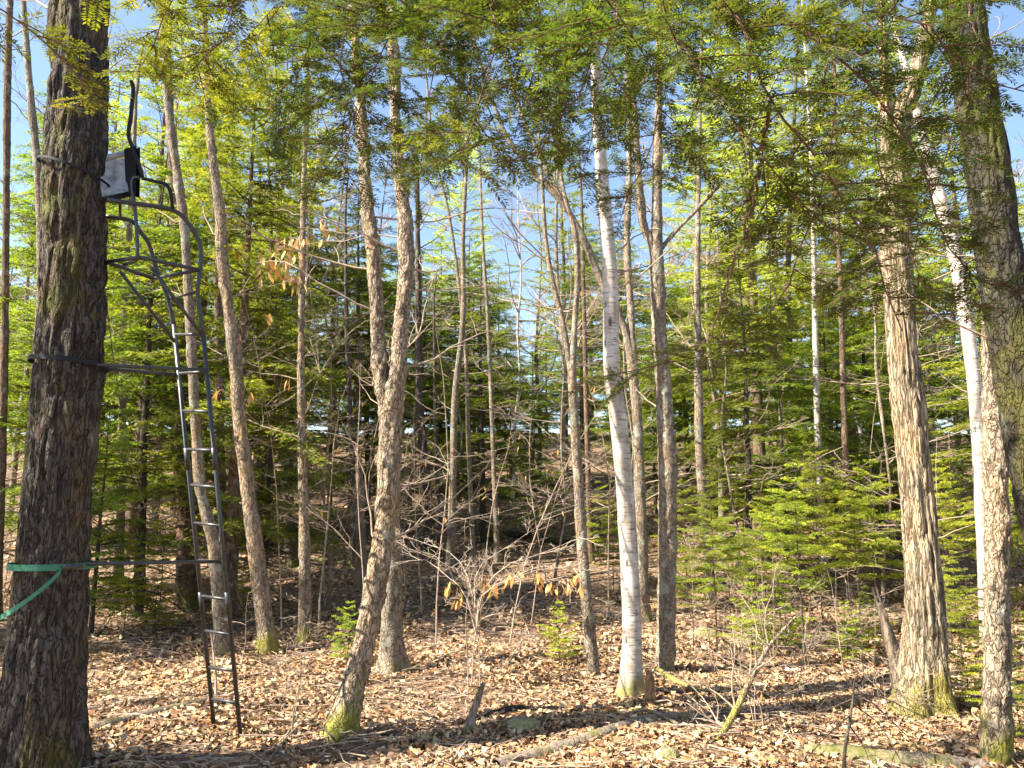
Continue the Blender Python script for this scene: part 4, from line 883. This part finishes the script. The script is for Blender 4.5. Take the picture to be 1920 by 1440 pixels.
# dead conifer sapling standing in the right foreground
rngd = np.random.default_rng(9); p0 = at(1580, 1462, 4.95); p0[2] = float(H(p0[0], p0[1]))
ds = thing('dead_sapling', p0, 'dead black sapling stem with drooping bare branches in the right foreground', 'sapling')
P = np.array([p0 - [0, 0, .1], at(1583, 1420, 4.95), at(1590, 1370, 4.97), at(1598, 1320, 5.0), at(1602, 1275, 5.0)]); m = MB(); tubes(m, spline(P, 12)[None], np.linspace(.014, .006, 12)[None], 8, cap=True); m.build('stem', M['dark'], ds)
for e in ([(1605, 1290), (1660, 1340), (1720, 1400), (1745, 1425)], [(1598, 1320), (1650, 1360), (1690, 1430)], [(1600, 1300), (1660, 1310), (1730, 1345)], [(1595, 1340), (1540, 1390), (1505, 1435)], [(1600, 1310), (1550, 1330), (1490, 1340)], [(1600, 1290), (1640, 1280), (1700, 1300)], [(1592, 1360), (1620, 1400), (1632, 1440)], [(1600, 1290), (1560, 1300), (1520, 1350), (1510, 1390)]):
    P = spline(np.array([at(q[0], q[1], 5.0 + rngd.uniform(-.25, .25) * (i > 0)) for i, q in enumerate(e)]), 8); out = [(P, np.linspace(.0048, .0015, 8), 0)]
    for s in (2, 3, 5, 6): grow(rngd, P[s], nrm(P[s + 1] - P[s]) + rngd.normal(0, .5, 3), rngd.uniform(.1, .3), .0022, 1, 2, out, 3, .15, -.05, 6)
    m = MB(); polylines(m, out); m.build('branch', M['twigdark'], ds)
#SECTION_CONIFERS
# ------------------------------------------------------------------ young firs
FIR = [conifer(11, 2.7, 1.0, .90, 38, .042, .0135, .038, .011, True, .12, .24, 4, .8, 10, .018, 'dark', 'fir', .03, 'young_fir', .40, .1, .5, .55, .8),
       conifer(12, 2.4, .70, .85, 36, .042, .0135, .038, .011, True, .16, .22, 4, .85, 9, .016, 'dark', 'fir', .04, 'young_fir', .42, .1, .5, .55, .8),
       conifer(13, 3.2, 1.5, 1.0, 40, .046, .0145, .040, .0115, True, .14, .22, 4, .8, 16, .020, 'red', 'fir', .03, 'young_fir', .40, .12, .5, .55, .8),
       conifer(14, .95, .12, .50, 28, .035, .012, .030, .0085, True, .10, .25, 3, .8, 2, .009, 'dark', 'fir', .03, 'fir_seedling', .45, .05, .5, .55, .8)]
def firs(rows):
    for k, (lab, v, px, py, ty) in enumerate(rows):
        p = ground(px, py); t = at(px, ty, p[1]); h = t[2] - p[2]; pair = FIR[v]; h0 = (2.7, 2.4, 3.2, .95)[v]
        plant_conifer(pair, 'fir_sapling' if v < 3 else 'fir_seedling', p, k * 1.9 + v, h / h0, lab, 'young fir')
firs([('bright young fir with open crown left of the leaning snag', 0, 1508, 1238, 868), ('taller bright young fir behind the open crowned one', 2, 1545, 1195, 826), ('bright young fir against the broad ridged trunk', 1, 1655, 1180, 858), ('young fir with bare dark stem right of the mottled grey trunk', 2, 1345, 1225, 905),
      ('young fir with thin dark stem next to the mottled trunk one', 0, 1372, 1205, 950), ('young fir behind the leaning dead branch', 1, 1440, 1180, 930), ('low spreading yellow fir left of the leaning snag', 3, 1590, 1248, 1128), ('low yellow fir seedling behind the leaning snag', 3, 1630, 1225, 1100),
      ('bright fir between the broad trunk and the straight scaly trunk', 1, 1805, 1250, 1030), ('fir seedling at the foot of the straight scaly trunk', 3, 1915, 1395, 1235), ('small fir behind the straight scaly trunk', 1, 1895, 1290, 1040), ('small bright fir left of the leaning forked trunk', 3, 652, 1245, 1128),
      ('tiny bright hemlock seedling behind the tan leaves', 3, 1050, 1245, 1128), ('small dark fir in the shade right of the green strap', 1, 232, 1185, 1010), ('fir in the shade behind the ladder', 0, 300, 1130, 930), ('young fir behind the taller bright one', 1, 1590, 1140, 880),
      ('young fir in the back of the thicket', 0, 1465, 1120, 840), ('young fir beside the dark slim trunk', 2, 1620, 1130, 850), ('slim young fir at the thicket edge near the birch', 0, 1290, 1140, 900), ('young fir behind the slim leaning trunk', 1, 1150, 1110, 940), ('small fir at the right edge of the slope log', 1, 1125, 1060, 900),
      ('young fir above the right hand seedlings', 2, 1780, 1160, 860), ('young fir in the gap left of the pale leaning birch', 0, 1815, 1130, 900), ('young fir at the far right behind the trunks', 2, 1910, 1150, 880), ('young fir on the slope behind the leaning dead branch', 0, 1400, 1100, 820), ('low bright fir just right of the mottled grey trunk', 1, 1300, 1190, 1010), ('low bright fir in front of the thicket', 3, 1410, 1235, 1080), ('low bright fir seedling by the dark thicket stems', 3, 1475, 1225, 1090), ('leggy young fir left of the open crowned one', 2, 1465, 1205, 900), ('leggy young fir left of the broad ridged trunk', 2, 1615, 1195, 905),
      ('bright low fir right of the broad ridged trunk', 1, 1785, 1200, 1040), ('bright seedling behind the scaly trunk foot', 3, 1820, 1330, 1190), ('small bright hemlock behind the ladder log', 3, 290, 1190, 1060), ('small fir left of the bowed tan trunk foot', 3, 440, 1150, 1050)])

# ------------------------------------------------------------------ the evergreens behind
HEM = [conifer(21, 9.0, 1.3, 2.5, 112, .085, .036, .078, .024, False, .24, .12, 0, .7, 16, .11, 'red', 'needle', .03, 'hemlock', .40, .12),
       conifer(22, 7.5, 0.9, 2.3, 100, .085, .036, .078, .024, False, .28, .14, 0, .75, 14, .09, 'dark', 'needle', .03, 'hemlock', .42, .12),
       conifer(23, 11., 2.4, 2.6, 120, .09, .038, .082, .025, False, .24, .10, 0, .65, 22, .13, 'red', 'needle', .03, 'hemlock', .40, .15),
       conifer(24, 5.0, 0.4, 1.75, 88, .075, .034, .068, .020, False, .26, .16, 0, .8, 10, .06, 'dark', 'needle', .03, 'hemlock', .42, .1)]
HH = (9.0, 7.5, 11.0, 5.0)
PINE = conifer(31, 15., 5.5, 2.6, 110, .14, .05, .12, .030, False, .05, .22, 4, .6, 16, .16, 'red', 'pine', .02, 'pine', .36, .3)
MARKS = [(60, 'crooked thin trunk'), (137, 'big oak'), (235, 'lichen-grey trunk'), (345, 'ladder'), (440, 'bowed tan trunk'), (568, 'straight brown trunk'), (730, 'forked leaning tree'), (800, 'wide black trunk'), (860, 'slim greenish trunk'), (925, 'bare pole trunk'), (1080, 'slim leaning trunk'), (1155, 'white birch'), (1245, 'mottled grey trunk'), (1310, 'trunk above the firs'), (1417, 'dark trunk in the thicket'), (1530, 'thin birch stem'), (1582, 'dark slim trunk'), (1690, 'broad ridged trunk'), (1800, 'pale leaning birch'), (1865, 'scaly trunk at the edge')]
def where(px):
    d, m = min((abs(px - a), (a, b)) for a, b in MARKS)
    if px < -10: return 'beyond the left edge'
    if px > 1930: return 'beyond the right edge'
    return ('hidden right behind the ' if d < 9 else 'just left of the ' if px < m[0] else 'just right of the ') + m[1]
def evergreen(px, Y, v, sc, rz, lab, grp, name='hemlock_tree', pair=None):
    if grp: lab = lab + ', ' + where(px)
    r = ray(px, 960); x = r[0] / r[1] * Y; plant_conifer(pair or HEM[v], name, (x, Y, float(H(x, Y)) - .05), rz, sc, lab, 'tree', grp)
# near ones, told apart by what they stand beside
for k, (lab, px, Y, v, sc) in enumerate([
    ('bright hemlock spreading behind the seat of the ladder stand', 440, 11.2, 0, .98), ('hemlock with low branches behind the ladder', 270, 11.5, 1, .95), ('shaded hemlock left of the big oak', 60, 12.5, 0, .95), ('low hemlock just right of the ladder', 500, 12.4, 3, .95),
    ('dense hemlock behind the forked tree', 660, 18.0, 0, .95), ('bushy low hemlock in the gap right of the forked tree', 905, 17.5, 1, .9), ('dense dark spruce behind the mottled grey trunk', 1400, 12.8, 1, .80), ('tall hemlock behind the broad ridged trunk', 1720, 13.5, 1, .9),
    ('leafy hemlock at the right edge behind the leaning trunk', 1930, 11.5, 0, .8), ('low dark hemlock behind the fir thicket', 1470, 14.5, 3, 1.0), ('small hemlock on the slope left of the dark log', 1000, 17.5, 3, .72), ('low hemlock in front of the grey lichen trunk', 190, 10.4, 3, .62), ('small hemlock right of the thin white birch stem', 1570, 15.2, 3, 1.1)]):
    evergreen(px, Y, v, sc, k * 1.7, lab, None)
rngc = np.random.default_rng(41)
def fill(n, px0, px1, Y0, Y1, vs, s0, s1, lab, grp, gap=None):
    for k in range(n):
        px = px0 + (px1 - px0) * (k + rngc.uniform(.1, .9)) / n; Y = rngc.uniform(Y0, Y1)
        evergreen(px, Y, vs[rngc.integers(len(vs))], rngc.uniform(s0, s1), rngc.uniform(0, 6.28), lab, grp)
fill(6, -20, 620, 14.5, 18.5, (0, 1, 2), .85, 1.1, 'dense hemlock in the dark left wood', 'hemlocks behind the ladder')
fill(6, 600, 1250, 19, 24, (0, 1, 3), .75, .98, 'hemlock behind the clearing', 'hemlocks behind the clearing')
fill(9, 1200, 2080, 16.5, 21, (1, 3, 1), .75, 1.0, 'evergreen behind the fir thicket', 'evergreens behind the fir thicket')
fill(8, 20, 2100, 22, 26, (3,), 1.3, 1.9, 'low bushy evergreen beyond the slope', 'low bushy evergreens beyond the slope')
fill(15, -60, 2100, 24, 31, (0, 1, 3, 3), .9, 1.25, 'far evergreen on the rising ground', 'far evergreens on the rising ground')
fill(32, -60, 2050, 33, 46, (0, 1, 3, 3), 1.1, 1.6, 'farthest evergreen on the crest', 'farthest evergreens between the trunks')
fill(30, -40, 2000, 47, 56, (3,), 1.7, 2.4, 'low evergreen on the farthest crest', 'low evergreens on the farthest crest')
for px, Y, sc in ((1430, 15, .8), (1740, 15.5, .75), (500, 17, .8), (250, 16, .8), (1610, 17, .8), (1060, 24, .8), (1480, 19, .85), (1560, 24, 1.0), (1680, 20, .8), (1330, 27, 1.0), (560, 23, .9), (330, 20, .95), (150, 22, .9), (1850, 22, .9), (860, 30, .95)):
    evergreen(px, Y, 0, sc, px, 'tall pale green pine', 'tall pale pines', 'pine_tree', PINE)
# unseen pair added on the left to shade the oak and ground behind it
plant_conifer(HEM[3], 'hemlock_tree', (-4.75, 4.5, float(H(-4.75, 4.5)) - .05), 1.0, (.5, .5, 1.05), 'unseen hemlock added beyond the left edge that shades the big oak', 'tree')
plant_conifer(HEM[0], 'hemlock_tree', (-9.6, 8.6, float(H(-9.6, 8.6)) - .05), 2.0, .95, 'unseen hemlock added beyond the left edge to shade the ground behind the oak', 'tree')
#SECTION_BARE

# ------------------------------------------------------------------ bare broadleaf trees behind
def bare(seed, Ht, r0, mat, nb=16, zb=3.0, th=1.0, z1=.3, z2=1.0, up=.10, nc=5, ln=1.0):
    rng = np.random.default_rng(seed); n = 9; z = np.linspace(-.3, Ht, n); x = np.cumsum(rng.normal(0, .10, n)); y = np.cumsum(rng.normal(0, .10, n)); x -= x[0]; y -= y[0]
    P = np.stack([x, y, z], 1); R = np.linspace(r0, r0 * .18, n); st = MB(); trunk_mesh(st, P, R, 10, .25, d_scaly(.006, 8), 0, .2, .15, 4, seed)
    out = []; cr = MB()
    for k in range(nb):
        s = rng.uniform(zb, Ht * .97); i = min(int(np.searchsorted(z, s)) - 1, n - 2); q = P[i] + (P[i + 1] - P[i]) * (s - z[i]) / (z[i + 1] - z[i]); a = rng.uniform(0, 6.28); L = (Ht - s) * .33 + .9
        grow(rng, q, (math.cos(a), math.sin(a), rng.uniform(z1, z2)), L * ln * rng.uniform(.6, 1.1), (.008 + L * .007) * th, 0, 3, out, nc, .17, up, 8, .8 if th == 1 else .45, .5, .003 * th)
    polylines(cr, out, (5, 4, 3, 3))
    return st.mesh('bare_stem', M[mat]), cr.mesh('bare_crown', M['twig'])
BARE = [bare(51, 13, .10, 'grey'), bare(52, 11, .07, 'maple'), bare(53, 14, .085, 'grey', 18, 4)]
BB = bare(54, 12, .065, 'birch', 14, 5)
TW = bare(55, 7.5, .032, 'grey', 24, 1.2, .5, -.05, .35, .03, 4.5, .7)
for k, (lab, px, Y) in enumerate((('twiggy young bare tree behind the bowed tan trunk', 470, 11.5), ('twiggy young bare tree left of the forked tree', 620, 12), ('twiggy young bare tree left of the slim leaning trunk', 1030, 13.5), ('twiggy young bare tree between the birch and the mottled trunk', 1215, 12.5), ('twiggy young bare tree behind the left firs', 1360, 13), ('twiggy young bare tree behind the right firs', 1640, 12), ('twiggy young bare tree left of the pale leaning birch', 1770, 11), ('twiggy young bare tree left of the ladder', 280, 12.5), ('twiggy young bare tree at the left edge', 30, 12), ('twiggy young bare tree deep behind the clearing', 880, 16), ('twiggy young bare tree deep in the thicket', 1470, 16), ('twiggy young bare tree deep behind the white birch', 1130, 16))):
    r = ray(px, 960); x = r[0] / r[1] * Y; o = thing('bare_tree', (x, Y, float(H(x, Y)) - .05), lab, 'tree'); sc = .75 + .06 * (k % 6); o.scale = (sc, sc, sc); o.rotation_euler = (0, 0, k * 2.1)
    link('trunk', TW[0], o); link('crown', TW[1], o)
for k, (x, y) in enumerate(((-7.4, 5.6), (-9.2, 7.4), (-11.5, 9.0))):  # unseen trees added so that their twigs cast dappled shade
    o = thing('bare_tree', (x, y, float(H(x, y)) - .05), 'unseen bare tree added beyond the left edge whose twigs dapple the trunks', 'tree', 'bare trees added beyond the left edge'); o.rotation_euler = (0, 0, k * 1.3); o.scale = (.8, .8, .8)
    link('trunk', BARE[k % 3][0], o); link('crown', BARE[k % 3][1], o)
for lab, grp, rows in (
    ('thin bare tree in the left wood', 'bare trees behind the ladder', ((110, 15), (290, 17), (460, 19), (560, 16), (20, 19))),
    ('thin bare tree behind the clearing', 'bare trees behind the clearing', ((620, 20), (700, 24), (770, 19), (960, 21), (1010, 26), (1060, 18), (1250, 22))),
    ('thin bare tree behind the fir thicket', 'bare trees behind the thicket', ((1350, 18), (1450, 22), (1510, 25), (1630, 18), (1760, 16), (1810, 20), (1890, 15), (1960, 18)))):
    for k, (px, Y) in enumerate(rows):
        r = ray(px, 960); x = r[0] / r[1] * Y; pr = BB if k % 4 == 3 else BARE[(k + px) % 3]
        o = thing('bare_tree', (x, Y, float(H(x, Y)) - .05), lab + ', ' + where(px), 'tree', grp); o.rotation_euler = (0, 0, px * .7); sc = .85 + .3 * ((px * 7) % 10) / 10; o.scale = (sc, sc, sc)
        link('trunk', pr[0], o); link('crown', pr[1], o)

# ------------------------------------------------------------------ overhanging hemlocks: trunks beside the camera, boughs reaching into the picture
def overhang(name, label, base, htop, r0, mains, seed, leafmat, leafmat2=None):
    rng = np.random.default_rng(seed); bz = float(H(base[0], base[1])); root = thing(name, (base[0], base[1], bz), label, 'tree')
    tr = MB(); trunk_mesh(tr, [(base[0], base[1], bz - .2), (base[0] + .03, base[1], bz + htop * .5), (base[0], base[1] + .05, bz + htop)], [r0, r0 * .85, r0 * .5], 28, .05, d_furrow(.012, 18, 4), bz, .3, .2, 5, seed); tr.build('trunk', M['red'], root)
    for mi, (pts, r, dens, lat, joined) in enumerate(mains):
        Q = [at(*q) for q in pts]
        if joined:
            z = min(Q[0][2] + .25, bz + htop - .2); Q = [np.array([base[0], base[1], z]), (np.array([base[0], base[1], z]) + Q[0]) / 2 + np.array([0, 0, .22])] + Q
        P = spline(np.array(Q), 40); P[1:] += rng.normal(0, .006, P[1:].shape); R = np.linspace(r, .0022, 40)
        wood = MB(); leaf = MB(); tubes(wood, P[None], R[None], 7)
        sl = np.linalg.norm(np.diff(P, axis=0), axis=1); Ls = sl.sum(); cum = np.r_[0, np.cumsum(sl)]
        s0 = (np.linalg.norm(Q[0] - Q[2]) + .1) if joined else .05
        pos = np.arange(s0, Ls, .062 / dens); lines = []; A, D, LL, TT = [], [], [], []
        for j, sp_ in enumerate(pos):
            i = min(np.searchsorted(cum, sp_) - 1, 38); i = max(i, 0); q = P[i] + (P[i + 1] - P[i]) * (sp_ - cum[i]) / max(sl[i], 1e-6); t = nrm(P[i + 1] - P[i])
            ax = nrm(np.array([rng.normal(0, 1), rng.normal(0, .7), rng.normal(0, .25)])); ax = nrm(ax - t * ax.dot(t) + t * rng.uniform(.3, .9) * np.array([1, 1, .35])); ax[2] = ax[2] * .6 - .06; ax = nrm(ax)
            L = lat * 1.15 * rng.uniform(.45, 1.15) * (1 - .4 * sp_ / Ls); s = np.linspace(0, 1, 7); C = q + ax * (s * L)[:, None] + np.array([0, 0, -1]) * (L * .16 * s ** 2)[:, None] + np.cross(ax, [0, 0, 1.0]) * (rng.normal(0, .10) * L * s ** 2)[:, None]
            lines.append((C, np.linspace(.0030, .0011, 7), 1)); K = max(3, int(L / .032)); tone = rng.uniform(.2, .6)
            u = (np.arange(K) + rng.uniform(.2, .8, K)) / K; x = u * 6; jj = np.minimum(x.astype(int), 5); pp = C[jj] + (C[jj + 1] - C[jj]) * (x - jj)[:, None]; tt = nrm(C[jj + 1] - C[jj])
            sd = nrm(np.cross(tt, [0, 0, 1.0]) + rng.normal(0, .1, tt.shape) + rng.normal(0, .22, 3))
            for sg in (-1, 1):
                a = np.radians(rng.uniform(38, 62, K)); d = nrm(tt * np.cos(a)[:, None] + sg * sd * np.sin(a)[:, None] + rng.normal(0, .07, tt.shape)); keep = rng.uniform(0, 1, K) < .86
                A.append(pp[keep]); D.append(d[keep]); LL.append((rng.uniform(.035, .14, K) * (1.15 - .7 * u) + .02)[keep]); TT.append(np.clip(np.full(K, tone) + rng.normal(0, .15, K), 0, 1)[keep])
            A.append(C[-2:-1]); D.append(nrm(C[-1:] - C[-2:-1])); LL.append(np.array([L / 6 + .03])); TT.append(np.array([tone]))
        A, D, LL, TT = np.vstack(A), np.vstack(D), np.concatenate(LL), np.concatenate(TT)
        dep = np.mean([q[2] for q in pts]); sprays(rng, leaf, A, D, LL, .0098, .029, .0064, True, TT, .06, 64, .12, .3)
        E = A + D * LL[:, None]; E[:, 2] -= .1 * LL; tubes(wood, np.stack([A, (A + E) / 2, E], 1), np.tile([.0011, .0009, .0006], (len(A), 1)), 3); polylines(wood, lines)
        bo = wood.build('bough', M['twigred'], root)
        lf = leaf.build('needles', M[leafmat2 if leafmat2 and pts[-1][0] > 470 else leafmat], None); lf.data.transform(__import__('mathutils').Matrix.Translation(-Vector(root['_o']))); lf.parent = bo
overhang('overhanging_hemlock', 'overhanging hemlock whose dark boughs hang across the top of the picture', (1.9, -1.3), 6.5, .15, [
    ([(1370, -90, 2.3), (1400, 40, 2.35), (1441, 180, 2.4), (1530, 290, 2.45), (1590, 390, 2.5), (1650, 500, 2.5), (1690, 620, 2.55)], .016, 1.0, .42, True),
    ([(1443, 190, 2.4), (1430, 290, 2.5), (1400, 420, 2.6), (1360, 540, 2.7), (1330, 640, 2.75)], .007, .55, .36, False),
    ([(1470, -90, 2.6), (1560, 90, 2.7), (1640, 170, 2.8), (1720, 300, 2.9), (1760, 430, 3.0), (1830, 520, 3.1), (1920, 550, 3.2)], .013, 1.0, .42, True),
    ([(1270, -90, 2.3), (1310, 130, 2.35), (1380, 230, 2.4), (1470, 340, 2.45), (1550, 430, 2.5)], .011, 1.1, .42, True),
    ([(1130, -90, 2.4), (1120, 60, 2.5), (1080, 180, 2.6), (1010, 290, 2.65)], .010, 1.2, .45, True),
    ([(960, -90, 2.4), (930, 60, 2.5), (900, 180, 2.55), (860, 300, 2.6)], .010, 1.2, .42, True),
    ([(1700, -90, 2.3), (1760, 60, 2.4), (1840, 140, 2.5), (1930, 180, 2.5)], .010, 1.0, .42, True),
    ([(1230, -90, 3.1), (1240, 100, 3.2), (1225, 260, 3.3), (1170, 380, 3.4)], .010, 1.0, .45, True),
    ([(1080, -90, 3.9), (1090, 60, 4.0), (1120, 200, 4.1), (1090, 320, 4.2)], .010, 1.0, .5, True),
    ([(900, -90, 2.9), (960, 40, 3.0), (1000, 150, 3.1), (1060, 250, 3.2)], .009, 1.1, .45, True),
    ([(1320, -90, 2.8), (1270, 60, 2.9), (1200, 160, 3.0), (1150, 250, 3.1)], .009, 1.1, .45, True),
    ([(1640, -90, 2.9), (1660, 120, 3.0), (1640, 280, 3.1), (1690, 420, 3.2), (1740, 560, 3.2)], .009, 1.0, .42, True),
    ([(1030, -90, 3.2), (1020, 60, 3.3), (985, 180, 3.4), (960, 260, 3.5)], .010, 1.1, .48, True),
    ([(1180, -90, 2.1), (1170, 20, 2.15), (1130, 120, 2.2)], .008, 1.1, .36, True),
    ([(1380, -90, 3.3), (1350, 80, 3.4), (1290, 220, 3.5), (1250, 330, 3.6)], .010, 1.0, .48, True),
    ([(1560, -90, 3.6), (1620, 100, 3.7), (1600, 260, 3.8), (1560, 380, 3.9)], .010, 1.0, .5, True),
    ([(1850, -90, 3.4), (1830, 80, 3.5), (1790, 240, 3.6), (1730, 420, 3.7), (1690, 560, 3.7)], .010, .9, .45, True),
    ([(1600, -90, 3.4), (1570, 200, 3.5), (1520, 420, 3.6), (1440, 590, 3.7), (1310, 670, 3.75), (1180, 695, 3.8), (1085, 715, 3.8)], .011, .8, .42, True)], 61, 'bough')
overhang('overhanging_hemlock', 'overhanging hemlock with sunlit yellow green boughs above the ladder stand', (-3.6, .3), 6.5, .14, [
    ([(800, -90, 2.8), (740, 40, 2.8), (700, 140, 2.85), (660, 240, 2.9), (610, 320, 2.95)], .010, 1.1, .45, True),
    ([(640, -90, 2.9), (600, 30, 2.9), (560, 130, 3.0), (500, 220, 3.1)], .009, 1.2, .45, True),
    ([(420, -90, 2.7), (440, 20, 2.8), (400, 100, 2.9), (330, 150, 3.0)], .008, 1.2, .40, True),
    ([(-80, -30, 2.2), (60, 60, 2.3), (150, 150, 2.4), (200, 215, 2.45)], .007, .8, .26, True),
    ([(150, -90, 2.3), (165, -20, 2.35), (165, 30, 2.4)], .006, .9, .25, True),
    ([(250, -90, 2.6), (300, 40, 2.7), (270, 120, 2.75)], .007, 1.0, .36, True),
    ([(780, -90, 3.2), (790, 60, 3.3), (850, 170, 3.4), (900, 280, 3.5)], .009, 1.1, .5, True),
    ([(690, -90, 2.7), (650, 40, 2.8), (640, 130, 2.9), (690, 230, 3.0)], .009, 1.1, .45, True),
    ([(600, -90, 4.2), (560, 60, 4.3), (600, 200, 4.4), (650, 320, 4.5)], .009, 1.0, .5, True),
    ([(720, -90, 3.6), (680, 40, 3.7), (620, 160, 3.8), (560, 240, 3.9)], .009, 1.1, .5, True),
    ([(540, -90, 3.4), (500, 20, 3.5), (430, 110, 3.6)], .009, 1.1, .5, True),
    ([(330, -90, 3.3), (340, 10, 3.4), (380, 90, 3.5), (450, 160, 3.6)], .008, 1.1, .45, True),
    ([(960, -90, 3.8), (880, 60, 3.9), (840, 200, 4.0), (740, 330, 4.1)], .010, 1.0, .5, True),
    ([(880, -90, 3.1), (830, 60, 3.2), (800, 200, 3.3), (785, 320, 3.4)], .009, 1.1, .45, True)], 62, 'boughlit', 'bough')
for o in list(S.objects):
    for k in ('_o', '_y'):
        if k in o: del o[k]
